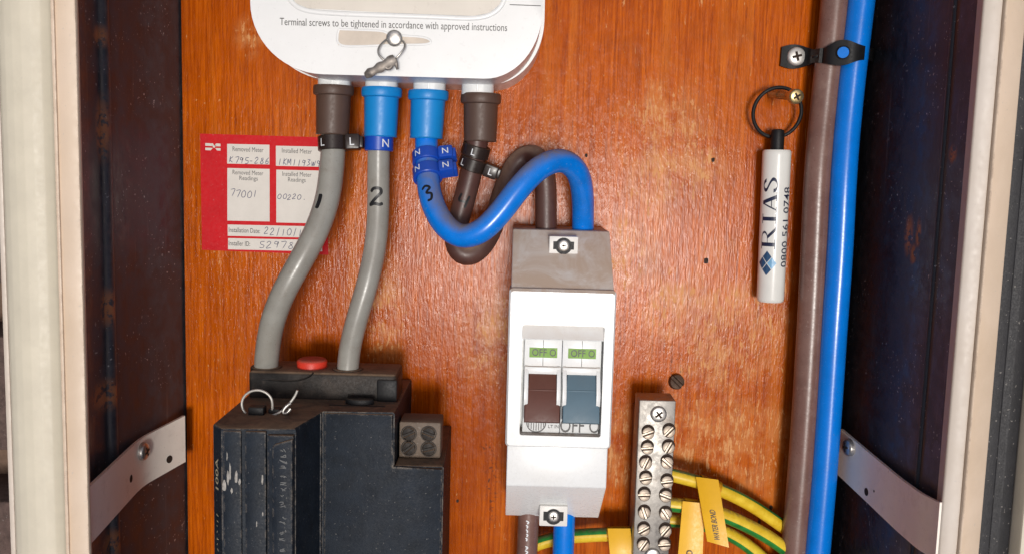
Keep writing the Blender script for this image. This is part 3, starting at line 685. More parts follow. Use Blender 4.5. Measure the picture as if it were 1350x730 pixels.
bm = bmesh.new(); prism(bm, FS, prof, uL + 0.0004, uR - 0.0004)
e = [e for e in bm.edges if not all(abs(fi.loc(v.co)[2] - 0.046) < 1e-5 for v in e.verts)]
bmesh.ops.bevel(bm, geom=e, offset=0.0014, segments=3, profile=0.5, affect='EDGES', clamp_overlap=True)
base = obj('housing', bm, M['white'], iso, 40)
# front cover with its window
DCV = 0.0575
x0, y1 = ip(688.5, 447, DCV); x1, y0 = ip(795, 576, DCV)
x0 = (ip(689, 447, DCV)[0] + ip(684, 575, DCV)[0]) / 2; x1 = (ip(796, 447, DCV)[0] + ip(792.5, 575, DCV)[0]) / 2
yt = ip(742, 429, DCV)[1]
outer = rrect(uL - 0.0004, uR + 0.0004, vC + 0.0003, vTb + 0.0002, 0.0016, 4)
inn = rrect(x0, x1, y0, yt, 0.0009, 4); inb = rrect(x0, x1, y0, y1, 0.0003, 4)
outer2 = rrect(uL + 0.0003, uR - 0.0003, vC + 0.0010, vTb - 0.0009, 0.0012, 4)
bm = bmesh.new(); loopstrip(bm, [[fi(a, b, 0.044) for a, b in outer], [fi(a, b, DCV - 0.0012) for a, b in outer], [fi(a, b, DCV) for a, b in outer2], [fi(a, b, DCV) for a, b in inn], [fi(a, b, 0.0455) for a, b in inn]])
obj('front_cover', bm, M['white'], iso, 30)
bm = bmesh.new(); prism(bm, FS, [(yt - 0.0001, 0.0462), (yt - 0.0001, DCV - 0.0028), (y1 + 0.0004, DCV - 0.0003), (y1, DCV - 0.0006), (y1, 0.0462)], x0 + 0.0001, x1 - 0.0001); obj('window_ledge', bm, M['white'], iso, 30)
# breaker modules inside
xm = (x0 + x1) / 2; g = 0.0009
DMOD = 0.0542
yh = ip(740, 492, DMOD)[1]; ye = ip(740, 560, DMOD)[1]
for i, (a, b, tm, tn) in enumerate(((x0 + 0.0011, xm - 0.0001, M['toggbrown'], 'brown toggle lever'), (xm + 0.0001, x1 - 0.0006, M['toggblue'], 'grey-blue toggle lever'))):
    bm = bmesh.new(); box(bm, fi, a, b, yh, y1 - 0.0002, 0.0462, DMOD, 0.0003)
    box(bm, fi, a + 0.0002, b - 0.0002, yh - 0.0002, yh + 0.0028, 0.0462, DMOD + 0.0012, 0.0004)
    md = obj('switch_module', bm, M['white'], iso, 35)
    bm = bmesh.new(); box(bm, fi, a, b, y0 + 0.0001, yh - 0.0003, 0.0462, 0.0535, 0.0003); obj('face_plate', bm, M['stub'], iso, 35)
    bm = bmesh.new(); m_ = (a + b) / 2; box(bm, fi, m_ - 0.00012, m_ + 0.00012, yh + 0.003, y1 - 0.0006, DMOD - 0.001, DMOD + 0.00006); obj('seam', bm, M['print'], md, 0)
    ga, gb = m_ - 0.0055, m_ + 0.0056; gy1 = ip(740, 458.5, DMOD)[1]; gy0 = ip(740, 471.5, DMOD)[1]
    bm = bmesh.new(); box(bm, fi, ga, gb, gy0, gy1, DMOD - 0.001, DMOD + 0.00015); fl2 = obj('indicator_flag', bm, M['green'], md, 0)
    bm = bmesh.new(); put_text(bm, 'OFF O', lambda x, y: fi(ga + 0.0011 + x, gy0 + 0.0007 + y, DMOD + 0.0003), width=0.0095, height=0.0028, bold=0.006); obj('lettering', bm, M['print'], fl2, 0)
    # toggle: narrow neck, wide grip that stands proud lower down
    yg = ip(740, 531, 0.060)[1]; ytip = ip(740, 557, 0.062)[1]; ycr = ip(740, 514, 0.056)[1]
    bm = bmesh.new()
    inc = Vector((ytip - yh, 0.0615 - 0.0548)); li = inc.length; inc.normalize()
    ft_ = Frame(fi(0, yh, 0.0548), fi.u, -(fi.v * inc.x + fi.n * inc.y), fi.n * -inc.x + fi.v * inc.y)
    st_ = -li * 0.62
    T_ = [(a + 0.0019, 0), (a + 0.0019, st_), (a + 0.0005, st_ - 0.0007), (a + 0.0005, -li), (b - 0.0004, -li), (b - 0.0004, st_ - 0.0007), (b - 0.0017, st_), (b - 0.0017, 0)]
    prism(bm, ft_, T_, -0.0036, 0.0, 0.0004, 2)
    box(bm, ft_, a + 0.0021, b - 0.0019, -li * 0.36, -li * 0.33, -0.001, 0.00025, 0.0001)
    setp(obj('toggle_lever', bm, tm, iso, 30), tn)
    for q in (a + 0.0011, b - 0.0010):       # white guide cheeks
        bm = bmesh.new(); prism(bm, FS, [(yh + 0.003, 0.047), (yh + 0.003, 0.0548), (ip(740, 520, 0.058)[1], 0.0600), (ip(740, 534, 0.058)[1], 0.0590), (ip(740, 534, 0.056)[1], 0.047)], q - 0.0008, q + 0.0008, 0.0004, 2); obj('guide_cheek', bm, M['white'], iso, 40)
bm = bmesh.new(); ty = ip(740, 576.5, 0.0505)[1]
put_text(bm, 'OFF O', lambda x, y: fi(xm + 0.0002 + x, y0 + 0.0006 + y, 0.0538), width=0.0158, height=0.0056)
obj('lettering', bm, M['print'], iso, 0); bm = bmesh.new()
for r_ in (0.0038,):
    cxx, cyy = xm - 0.0095, y0 + 0.0042
    ribbon(bm, [(cxx + r_ * math.cos(R(a_)), cyy + r_ * math.sin(R(a_))) for a_ in range(175, 366, 19)], 0.0004, lambda x, y, l: fi(x, y, 0.0538 + l), 0, False)
    for k in range(-3, 4):
        ribbon(bm, [(cxx + k * 0.0010, cyy - 0.0001), (cxx + k * 0.0010, cyy - math.sqrt(max(0, r_ ** 2 - (k * 0.001) ** 2)) + 0.0006)], 0.0003, lambda x, y, l: fi(x, y, 0.0538 + l), 0.00002, False)
obj('emblem', bm, M['print'], iso, 0); bm = bmesh.new()
put_text(bm, 'LT IN', lambda x, y: fi(xm - 0.0046 + x, y0 + 0.0022 + y, 0.0538), width=0.0042, height=0.0013)
obj('lettering', bm, M['print'], iso, 0)
# screw plates top and bottom
def screw_plate(px, py, d, w_, h_, fr):
    bm = bmesh.new(); prism(bm, fr, rrect(-w_ / 2, w_ / 2, -h_ / 2, h_ / 2, 0.0004, 2), -0.006, 0.0012, 0.0003, 2); pl = obj('screw_plate', bm, plastic('screw_plate_plastic', (0.74, 0.72, 0.68), 0.4, 0.05), iso, 40)
    bm = bmesh.new(); box(bm, fr, -w_ * 0.36, w_ * 0.36, -h_ * 0.22, h_ * 0.22, 0.0, 0.00135); prism(bm, fr, circ(0, -0.0002, 0.0034, 22), 0.0, 0.0015); obj('slot', bm, M['black'], pl, 0)
    f2 = Frame(fr(0, 0, 0.0013), fr.u, fr.v, fr.n); sc_ = place('screw', pan_head(0.0024, 0.0010, M['steel']), f2, pl); place('cross_recess', cross_recess(0.0020, 0.0010), f2, sc_)
sn = (fi.v * 0.0255 + fi.n * (vT - vTb)).normalized()
c = Q(742.5, 323, 0.036); ft = Frame(c + fi.n * 0.0022, fi.u, fi.v, fi.n)
screw_plate(742.5, 323, 0.036, 0.0118, 0.0074, ft)
c = Q(729.5, 678.5, 0.040); fb_ = Frame(c, fi.u, fi.v, fi.n); screw_plate(0, 0, 0, 0.0118, 0.0088, fb_)

# tails leaving the isolator at the bottom
T1 = px_path([(697, 660, .026), (696, 700, .026), (694, 740, .026), (690, 800, .024)]); t1 = cable('electric_cable', T1, 0.0046, M['brownshiny'], 'short brown cable leaving the bottom of the white isolator', group='isolator tails')
T2 = px_path([(744.5, 660, .027), (743.5, 700, .027), (742, 740, .026), (739, 800, .024)]); cable('electric_cable', T2, 0.0047, M['blueclean'], 'short bright blue cable leaving the bottom of the white isolator', group='isolator tails')
bm = bmesh.new()
for k in range(7):
    S = T1.s_near(Q(696, 684 + k * 6, .026)); S0 = S
    ribbon(bm, [(-0.5 + 0.3 * random.random(), 0.6), (0.5 * random.random(), 0.1), (-0.3 + 0.4 * random.random(), -0.6)], 0.5, lambda x, y, l, S0=S0: T1.on(S0 - y * 0.0012, -0.1 + x * 0.0012 / 0.0046, 0.0046 + 0.0001), 0)
obj_raw('cable_print', bm, M['letterwhite'], t1, 0)

# ------------------------------------------------------------------ service fuse unit
fu = thing('service_fuse', Q(430, 720, 0.0), 'dusty black service fuse unit with red button, at lower left of board', 'fuse unit')
DR, DL, DCA = 0.060, 0.088, 0.042
zt = zof(475, 542.5, DR); X = lambda px, py, d: Q(px, py, d).x; ZBOT = -0.30
x281, x292, x391, x427, x520, x587 = X(281.5, 600, DL - .006), X(292, 600, DL), X(389, 600, DL - .001), X(424, 600, DR), X(520, 580, DR), X(586, 660, DR)
plan = [(x281, 0), (x520, 0), (x520, DR), (x427, DR), (x391, DL - 0.002), (x292, DL), (x281, DL - 0.006)]
bm = bmesh.new(); prism(bm, PLAN, plan, ZBOT, zt, 0.0008, 2); body = obj('body', bm, M['fuse'], fu, 30)
zr = zof(555, 614, DR)
bm = bmesh.new(); prism(bm, PLAN, [(x520 + 0.0001, 0), (x587 - 0.0016, 0), (x587 - 0.0008, DR - 0.004), (x587 - 0.0006, DR - 0.0002), (x520 + 0.0001, DR - 0.0002)], ZBOT, zr, 0.0006, 2); obj('side_bay', bm, M['fuse'], fu, 30)
def vbar(name, pxl, pxr, py, d, depth, zt_, mat, par, bev=0.0003, zb=ZBOT):
    bm = bmesh.new(); box(bm, PLAN, X(pxl, py, d), X(pxr, py, d), d - 0.003, d + depth, zb, zt_, bev); return obj(name, bm, mat, par, 35)
# moulded ribs and grooves on the front
vbar('rib', 294.5, 318.5, 620, DL, 0.0005, zt - 0.0008, M['fuse'], body, 0.0004)
vbar('rib', 323.5, 351, 620, DL, 0.0005, zt - 0.0008, M['fuse'], body, 0.0004)
vbar('rib', 354.0, 388, 620, DL - 0.001, 0.0014, zt - 0.002, M['fuse'], body, 0.0003)
ps = XZ(360, 588, DL); pe = XZ(387, 577, DL)
bm = bmesh.new(); prism(bm, W0, [(ps[0], ZBOT), (pe[0], ZBOT), (pe[0], pe[1]), (ps[0] + 0.001, ps[1] + 0.0012), (ps[0], ps[1])], DL - 0.002, DL + 0.0014, 0.0004, 2); lab = obj('raised_panel', bm, M['fuse'], body, 35)
bm = bmesh.new(); fx = Frame((XZ(374.5, 590, DL)[0], 0, XZ(374.5, 589, DL)[1]), (0, 0, -1), (1, 0, 0), (0, -1, 0))
for i in range(30):                           # worn raised characters, past reading
    s0 = i * 0.0021 + (0.0012 if i % 5 == 4 else 0)
    if i % 6 == 5: continue
    for st in range(2):
        p_ = [(s0 + random.uniform(0, 0.0014), random.uniform(-0.0014, 0.0014)) for _ in range(3)]
        ribbon(bm, p_, 0.00034, lambda x, y, l: fx(x, y, DL + 0.00155 + l), 0.00004 * st)
obj_raw('worn_embossing', bm, plastic('worn_highlight', (0.095, 0.098, 0.10), 0.5, 0.3, scale=900), lab, 0)
# rating on the chamfer at the left
cf = Vector((x292 - x281, -0.006, 0)).normalized(); fc = Frame(Vector(((x281 + x292) / 2, -(DL - 0.003), zof(287, 648, DL))), (0, 0, 1), -cf, Vector((0, 0, 1)).cross(-cf))
if fc.n.y > 0: fc.n = -fc.n
bm = bmesh.new(); put_text(bm, '100A', lambda x, y: fc(x, y - 0.0012, 0.00025), width=0.0120, height=0.0026, bold=0.01)
obj('lettering', bm, plastic('yellowed_print', (0.38, 0.33, 0.22), 0.6, 0.3, scale=800), body, 0)
bm = bmesh.new()
for i in range(9):
    ribbon(bm, [(-0.0285 + i * 0.0023 + random.uniform(0, 0.001), random.uniform(-0.0012, 0.0012)) for _ in range(3)], 0.0004, lambda x, y, l: fc(x, y, 0.00025))
obj_raw('worn_print', bm, bpy.data.materials['yellowed_print'], body, 0)
# scrapes through the surface
bm = bmesh.new()
for (x, y, w_, h_) in ((296.5, 640, 6, 17), (301, 629, 4, 20), (304, 622, 3, 26), (312, 629, 4, 20), (316.5, 634, 3.5, 11), (346.5, 631, 3, 16), (300, 600, 1.6, 12), (306, 646, 3, 9), (339, 690, 2, 8), (347, 676, 2, 6)):
    c_ = XZ(x, y, DL); m_ = mmpx(DL)
    pts = [(c_[0] + w_ / 2 * m_ * (0.6 + 0.6 * random.random()) * math.cos(a_ * math.pi / 5), c_[1] + h_ / 2 * m_ * (0.6 + 0.6 * random.random()) * math.sin(a_ * math.pi / 5)) for a_ in range(10)]
    prism(bm, W0, pts, DL, DL + 0.00060 + 0.00002 * random.random())
obj('scrape_mark', bm, M['scuff'], body, 0)
fp = lambda x, y: XZ(x, y, DR)
bm = bmesh.new(); prism(bm, W0, [(x427 + 0.0012, ZBOT), (x587 - 0.001, ZBOT), (x587 - 0.001, zr - 0.0006), (x520 - 0.0006, zr - 0.0006), (x520 - 0.0006, zt - 0.0006), (x427 + 0.0012, zt - 0.0006)], DR - 0.002, DR + 0.0009, 0.0004, 2); obj('front_plate', bm, M['fuse'], fu, 30)
# slot and tab on the top, cover seam
bm = bmesh.new(); prism(bm, PLAN, [(X(434, 533, .05), 0.0500), (X(508, 533, .05), 0.0500), (X(508, 533, .05), 0.0515), (X(434, 533, .05), 0.0515)], zt - 0.002, zt + 0.00015); prism(bm, PLAN, circ(X(473, 530, .05), 0.0475, 0.0058, 16, 0.0024), zt - 0.002, zt + 0.0022, 0.0006, 2); obj('latch_slot', bm, M['black'], body, 40)
vbar('seam_bar', 412, 424, 600, DR + 0.001, 0.0008, zt - 0.0005, M['fuse'], body, 0.0003)
# fuse carrier with two cable entries and red button
hc = zof(410, 489, DCA) - zof(410, 524, DCA)
xc0, xc1 = X(327.5, 500, DCA), X(522, 505, DCA)
bm = bmesh.new(); box(bm, PLAN, xc0, xc1, 0.019, DCA, zt - 0.001, zt + hc, 0.0014, 3); car = obj('carrier_block', bm, M['fusedark'], fu, 40)
bm = bmesh.new(); box(bm, PLAN, X(497, 505, DCA), xc1 + 0.0006, 0.024, DCA + 0.0008, zt - 0.0008, zt + hc - 0.002, 0.0008, 2); obj('end_clip', bm, M['black'], car, 40)
bm = bmesh.new(); p = Path([Vector((X(x, y, DCA), -DCA - 0.00005, zof(x, y, DCA))) for x, y in ((345, 499), (365, 501), (385, 502), (400, 500), (410, 495), (413, 491))], 0.002); tube(bm, p, 0.00035, 6); obj('seam', bm, M['black'], car, 60)
for (x, y) in ((351, 489), (458, 490)):
    c_ = Q(x, y - 4, 0.034); bm = bmesh.new(); lathe(bm, Frame((c_.x, -0.0335, zt + hc), (1, 0, 0), (0, 1, 0), (0, 0, 1)), [(0.0049, -0.003), (0.0049, 0.0006), (0.0062, 0.0005), (0.0066, 0.0), (0.0066, -0.003)], 24); obj('cable_entry', bm, M['fusedark'], car, 40)
c_ = Q(411.5, 484, 0.031); bm = bmesh.new(); lathe(bm, Frame((c_.x, -0.031, zt + hc), (1, 0, 0), (0, 1, 0), (0, 0, 1)), [(0.0062, -0.001), (0.0064, 0.0024), (0.0060, 0.0032), (0.0052, 0.0036), (0, 0.0037)], 30); setp(obj('seal_button', bm, M['red'], fu, 40), 'round red button')
# brown four-screw terminal block on the side bay
DT = 0.0505
tb0, tb1 = X(526, 580, DT), X(581, 580, DT); z0_, z1_ = zr + 0.0002, zof(553, 556, DT)
bm = bmesh.new(); box(bm, W0, tb0, tb1, z0_, z1_, 0.036, DT, 0.0008, 2); tb_ = obj('terminal_block', bm, M['fusebrown'], fu, 40)
sh = slot_head(0.0027, 0.0010, M['fusedark'])
for (x, y, a_) in ((539, 571, 25), (565, 571, -20), (539, 590, 40), (565, 591, 15)):
    bm = bmesh.new(); c_ = Q(x, y, DT); f = Frame(c_, (1, 0, 0), (0, 0, 1), (0, -1, 0)); lathe(bm, f, [(0.0033, -0.001), (0.0033, 0.0005), (0.0029, 0.0005), (0.0028, -0.0005)], 22); obj('screw_well', bm, M['fusedark'], tb_, 40)
    place('screw', sh, rotz(f, a_), tb_)
# wire seal standing on the fuse top
s2 = thing('security_seal', Q(350, 545, 0.065), 'thin wire seal loop standing on the dusty black fuse unit', 'seal')
bm = bmesh.new(); pts = []
for k in range(15):
    a_ = R(-62 - 22 * k * 0.93 + 0) if False else R(35 + 19.5 * k * -1 + 180 - 20)
    pts.append((339 + 20.5 * math.cos(R(-8 - k * 17)), 532 + 18.5 * math.sin(R(-8 - k * 17)), 0.066))
pts = [(359, 540, .0655)] + pts[0:] + [(352, 549, .066), (363, 546, .068), (373, 541, .067), (383, 530, .066), (390, 520, .066), (392, 514, .066)]
p = Path([Q(*q) for q in pts], 0.0012); tube(bm, p, 0.00050, 8); obj('wire', bm, plastic('pale_seal_wire', (0.50, 0.48, 0.44), 0.35, 0.15, metal=0.3), s2, 60)
bm = bmesh.new(); p = Path([Q(*q) for q in ((383, 531, .0665), (378, 534, .0672), (372, 541, .0674), (374, 546, .0676), (380, 543, .0676), (383, 538, .0672))], 0.001); tube(bm, p, 0.0007, 8); obj('crimp', bm, M['steel'], s2, 60)
bm = bmesh.new(); c_ = Q(338, 549, .068); box(bm, PLAN, c_.x - 0.003, c_.x + 0.003, 0.064, 0.069, zt - 0.001, zt + 0.0030, 0.0005); box(bm, PLAN, c_.x + 0.004, c_.x + 0.0085, 0.062, 0.066, zt - 0.001, zt + 0.0018, 0.0005); obj('lug', bm, M['black'], s2, 40)

# ------------------------------------------------------------------ red record sticker
fk = rotframe(265, 177, 0, 0.35)
def kp(x, y): return fk.px(x, y, 0.0)
st = thing('record_sticker', Q(345, 335, 0.0), 'red meter record sticker with handwritten white boxes, left of the grey cables', 'sticker')
bm = bmesh.new(); prism(bm, fk, [kp(266.5, 329.5), kp(433, 336), kp(428, 181.5), kp(264, 176.5)], -0.0002, 0.00025); bk = obj('backing', bm, M['labelred'], st, 0)
kpx = mmpx(0)
for (a, b, c2, d2) in ((299.8, 190, 355.5, 216), (364, 192.5, 424, 219), (300, 221.8, 355.7, 291), (364.5, 224, 424.5, 293.5), (300.5, 296.2, 424.5, 311), (301, 314, 425, 328.8)):
    dy = (c2 - a) * 0.022
    bm = bmesh.new(); prism(bm, fk, [kp(a, d2), kp(c2, d2 + dy), kp(c2, b + dy), kp(a, b)], 0.0001, 0.00036); obj('white_box', bm, M['paper'], bk, 0)
def kt(s, x, y, w_, h_, b_=0.0, c_=False):
    bm = bmesh.new(); o_ = kp(x, y); put_text(bm, s, lambda u, v: fk(o_[0] + u, o_[1] + v - u * 0.006, 0.00046), width=w_ * kpx, height=h_ * kpx, bold=b_, centre=c_); obj('lettering', bm, M['print'], bk, 0)
kt('Removed Meter', 307, 199.5, 40, 6.0); kt('Installed Meter', 372, 201.5, 39, 6.0)
kt('Removed Meter', 307, 230, 40, 5.8); kt('Readings', 316, 237.5, 24, 5.6); kt('Installed Meter', 372.5, 232, 38, 5.8); kt('Readings', 380, 239.5, 23, 5.6)
kt('Installation Date:', 302, 306, 41, 6.2, 0.004); kt('Installer ID:', 302, 323.5, 28, 6.2, 0.004)
HW = {'0': [[(.5, 1), (.1, .6), (.2, .05), (.7, .05), (.85, .6), (.5, 1)]], '1': [[(.5, 1), (.45, 0)]], '2': [[(.1, .75), (.45, 1), (.7, .7), (.1, 0), (.85, .08)]], '3': [[(.1, .95), (.7, .9), (.35, .55), (.75, .3), (.1, 0)]],
      '5': [[(.8, 1), (.2, .95), (.2, .55), (.7, .5), (.7, .1), (.1, 0)]], '6': [[(.7, 1), (.2, .5), (.25, .05), (.7, .1), (.6, .45), (.25, .35)]], '7': [[(.05, .95), (.85, 1), (.45, 0)]], '8': [[(.7, .95), (.25, .8), (.75, .25), (.4, 0), (.15, .25), (.75, .8)]],
      '9': [[(.7, .8), (.3, .95), (.2, .6), (.7, .6), (.7, .9), (.6, 0)]], '4': [[(.2, 1), (.1, .45), (.8, .45)], [(.65, .9), (.6, 0)]], 'k': [[(.15, 1.1), (.1, 0)], [(.7, .7), (.15, .4), (.75, 0)]], 'm': [[(.05, 0), (.15, .9), (.45, .3), (.75, .95), (.9, 0)]],
      'w': [[(.05, .7), (.25, 0), (.45, .6), (.65, 0), (.9, .8)]], '/': [[(.6, 1.1), (.35, -.15)]], 'S': [[(.8, .95), (.2, .85), (.3, .5), (.75, .35), (.6, 0), (.1, .05)]], '-': [[(.1, .5), (.7, .5)]], 'K': [[(.2, 1), (.15, 0)], [(.8, .95), (.2, .45), (.8, 0)]], '.': [[(.3, .15), (.55, .15)]]}
bm = bmesh.new()
def hand(s, x, y, adv, h_):
    o_ = kp(x, y)
    for i, ch in enumerate(s):
        if ch == ' ': continue
        jx, jy = random.uniform(-.5, .5), random.uniform(-.8, .8)
        for j, stq in enumerate(HW[ch]):
            pts = [((i * adv + u * adv * 0.9 + jx + v * 1.2) * kpx, (v * h_ + jy - i * adv * 0.02) * kpx) for u, v in stq]
            ribbon(bm, pts, 0.8 * kpx, lambda a, b, l, o_=o_: fk(o_[0] + a, o_[1] + b, 0.00044 + l), 0.00002 * j + 0.00001 * (i % 2))
hand('K795-286', 302, 214.5, 6.6, 8); hand('1KM1193w9'.replace('M', 'm'), 366, 217.5, 6.3, 8.5); hand('77001', 303, 259, 7.4, 9); hand('00220.', 366, 262, 6.4, 6.5); hand('22/10/18', 348, 309, 7.4, 9); hand('S2978S', 341, 326.5, 9.5, 9)
obj_raw('handwriting', bm, M['pen'], bk, 0)
bm = bmesh.new()
for pl in ([(271, 189), (278, 189.3), (281, 193), (271, 192.6)], [(271, 195), (281, 195.4), (278, 198.6), (271, 198.3)], [(283.5, 193.2), (286.5, 189.6), (291, 189.8), (291, 193.4)], [(284, 195.5), (291, 195.8), (291, 199), (286.5, 198.8)], [(278.5, 189.3), (281, 189.4), (283, 193), (285, 189.6), (286.3, 189.6), (283.4, 195.2), (281.6, 195)]):
    prism(bm, fk, [kp(*q) for q in pl][::-1], 0.0001, 0.00034)
obj('emblem', bm, M['paper'], bk, 0)

# ------------------------------------------------------------------ earth bar with its screws
DE = 0.0275
eb = thing('earth_bar', Q(862, 725, 0.0), 'metal earth bar with two rows of slotted screws beside the white isolator', 'terminal bar')
fe = Frame(Q(866, 527, 0), (1, 0, 0), (0, 0, 1), (0, -1, 0))
u0 = (fe.px(842.5, 527, DE)[0] + fe.px(835.0, 728, DE)[0]) / 2; u1 = (fe.px(890, 529, DE)[0] + fe.px(883, 728, DE)[0]) / 2; vt = fe.px(866, 527.5, DE)[1]; vb = vt - 0.072
bm = bmesh.new(); box(bm, fe, u0, u1, vb, vt, 0.013, DE, 0.0005, 2); bar = obj('bar', bm, M['tin'], eb, 35)
bm = bmesh.new(); box(bm, fe, u0 + 0.001, u1 - 0.001, vb, vt - 0.008, 0.0, 0.0129, 0.0004); obj('mounting_block', bm, plastic('brown_stained_wood', (0.16, 0.05, 0.02), 0.6, 0.3), eb, 35)
th = slot_head(8.4 * mmpx(DE), 0.0016, M['screwtin'], 0.15)
SL = [(108, 222, 20), (105, 285, 5), (98, 348, 65), (98, 412, 10), (92, 480, 2), (92, 555, 110), (90, 625, 30), (88, 690, 55), (195, 215, 45), (193, 282, 60), (187, 345, -40), (187, 425, 8), (181, 485, -20), (181, 560, -55), (180, 630, 50), (176, 688, 5)]
for (x, y, a_) in SL:
    px_, py_ = 820 + x / 3.17, 500 + y / 3.17
    f = Frame(Q(px_, py_, DE), (1, 0, 0), (0, 0.12, 1), (0, -1, 0.12)); f = Frame(f.o, f.u, f.n.cross(f.u), f.n)
    s_ = place('terminal_screw', th, rotz(f, a_), bar)
    bm = bmesh.new(); c_ = Q(px_ + 0.3, py_ - 2.6, DE); lathe(bm, Frame(c_, (1, 0, 0), (0, 0, 1), (0, -1, 0)), [(0.0029, -0.0008), (0.0029, 0.00012), (0, 0.00012)], 20); obj('screw_well', bm, M['hole'], bar, 0)
for (x, y) in ((868, 545), (860, 731.5)):
    f = Frame(Q(x, y, DE), (1, 0, 0), (0, 0, 1), (0, -1, 0)); s_ = place('fixing_screw', pan_head(11 * mmpx(DE), 0.0014, M['steel']), f, bar); place('cross_recess', cross_recess(11 * mmpx(DE), 0.0014), rotz(f, 38), s_)
# earth cables
E = [([(884, 625, .017), (910, 631.5, .017), (940, 641, .016), (985, 662, .013), (1030, 692, .009), (1060, 715, .007), (1100, 745, .006)], 0.0030, 0.0, 'uppermost green and yellow earth cable right of the bar, flagged WATER BOND'),
     ([(880, 664, .020), (915, 668, .020), (945, 675, .019), (985, 692, .017), (1020, 712, .015), (1052, 737, .012), (1080, 765, .01)], 0.0032, 0.02, 'middle green and yellow earth cable right of the bar, curving down'),
     ([(880, 685, .0135), (915, 688, .0135), (945, 696, .0132), (975, 711, .012), (1003, 733, .011), (1030, 760, .01)], 0.0031, 0.03, 'lowest green and yellow earth cable right of the bar'),
     ([(690, 726, .011), (708, 716, .012), (740, 708, .013), (780, 704.5, .015), (815, 703.5, .017), (846, 703, .018)], 0.0031, 0.53, 'green and yellow earth cable running left of the bar behind the isolator tails')]
EP = []
for i, (pp, r, uo, lb) in enumerate(E):
    p = px_path(pp); EP.append(p); cable('earth_cable', p, r, M['earth'], lb, 'earth cable', 'green and yellow earth cables', 20, uoff=(0.45 if i == 0 else uo))
# yellow flags folded round the cables
def tagflag(path, px, py, d, r, corners, dl, label, txt=None):
    T = thing('cable_tag', Q(px, py, d), label, 'tag', 'yellow flags on the earth cables')
    S = path.s_near(Q(px, py, d)); p, t, n, b = path.at(S)
    wd = (Q(*corners[0], d) - Q(*corners[1], d)).length
    f = Frame(p, n, b if b.z > 0 else -b, t)
    bm = bmesh.new(); rr = r + 0.0004; L = []
    for k in range(11):
        a = R(15 + 165 * k / 10 - 35); L.append([f(rr * math.cos(a), rr * math.sin(a), s * wd / 2) for s in (-1, 1)])
    vs = [[bm.verts.new(q) for q in l] for l in L]
    for A, B in zip(vs, vs[1:]): bm.faces.new((A[0], A[1], B[1], B[0]))
    o1 = bmesh.ops.solidify(bm, geom=bm.faces[:], thickness=0.0004)
    obj('fold', bm, M['tag'], T, 50)
    # hanging leaf with a slight bow and real thickness
    TL, TR, BR, BL = corners; bm = bmesh.new(); n_ = 8; d0 = d + rr
    def leaf(u, v):
        x = (TL[0] * (1 - u) + TR[0] * u) * (1 - v) + (BL[0] * (1 - u) + BR[0] * u) * v; y = (TL[1] * (1 - u) + TR[1] * u) * (1 - v) + (BL[1] * (1 - u) + BR[1] * u) * v
        return Q(x, y, d0 + dl * v + 0.0012 * math.sin(v * 3.1) - 0.0006 * math.sin(u * 3.1))
    g_ = [[bm.verts.new(leaf(i / 4, j / n_)) for i in range(5)] for j in range(n_ + 1)]
    for j in range(n_):
        for i in range(4): bm.faces.new((g_[j][i], g_[j][i + 1], g_[j + 1][i + 1], g_[j + 1][i]))
    bmesh.ops.recalc_face_normals(bm, faces=bm.faces)
    bmesh.ops.solidify(bm, geom=bm.faces[:], thickness=0.00035)
    lf = obj('leaf', bm, M['tag'], T, 50)
    if txt:
        s, ub, v0, v1, hu = txt; bm = bmesh.new()
        lt_ = (leaf(0.5, v0) - leaf(0.5, v1)).length; lw = (leaf(0, v0) - leaf(1, v0)).length
        put_text(bm, s, lambda x, y: leaf(ub - y / lw, v1 + (v0 - v1) * x / lt_) + Vector((0, -0.0006, 0)), width=lt_, height=hu * lw, bold=0.01, sub=0.002)
        obj_raw('lettering', bm, M['print'], lf, 0)
tagflag(EP[0], 933, 638.5, .0165, 0.0030, [(917, 628), (947, 632), (961, 721), (932, 713)], 0.010, 'yellow tag printed WATER BOND on the uppermost earth cable', ('WATER BOND', 0.62, 0.47, 0.93, 0.26))
tagflag(EP[1], 914, 668, .020, 0.0032, [(900, 660), (929, 663), (924, 792), (889, 788)], 0.005, 'yellow tag on the middle earth cable, left of the WATER BOND tag', ('GAS BOND', 0.58, 0.49, 0.86, 0.26))
tagflag(EP[3], 816, 703.5, .017, 0.0031, [(801, 696), (831, 696), (838, 750), (806, 750)], 0.004, 'yellow tag on the earth cable left of the metal bar')

# ------------------------------------------------------------------ thick cables on the right, their band clip
CB = px_path([(1106, -60, .012), (1101, 0, .012), (1094, 70, .012), (1085.5, 150, .012), (1078, 230, .0135), (1073.5, 330, .0135), (1069, 420, .014), (1063, 520, .014), (1056, 620, .014), (1049, 700, .014), (1043, 780, .014)], 0.004)
CU2 = px_path([(1142, -60, .016), (1136, 0, .016), (1126, 80, .016), (1117.5, 160, .016), (1112, 230, .0175), (1107, 330, .018), (1100.5, 420, .0185), (1094, 520, .018), (1087, 620, .018), (1080, 700, .018), (1073, 780, .018)], 0.004)
cable('electric_cable', CB, 0.0058, M['brownshiny'], 'thick scuffed brown cable running down the right side of the board', group='thick supply cables')
cable('electric_cable', CU2, 0.0056, M['blueclean'], 'thick bright blue cable running down beside the dark right wall', group='thick supply cables')
bc = thing('band_clip', Q(1090, 75, 0.0), 'black perforated band clip holding the thick brown and blue cables', 'clip')
bpts = [(1030, 74.5, .0022), (1048, 75, .0022), (1066, 75, .0050), (1078, 74.5, .0125), (1089, 73, .0195), (1100, 70.5, .0215), (1112, 69.5, .0228), (1126, 69.5, .0240), (1138, 70, .0222), (1146, 71.5, .0165), (1151, 73, .008), (1153, 74, .001)]
pb = px_path(bpts, 0.0008)
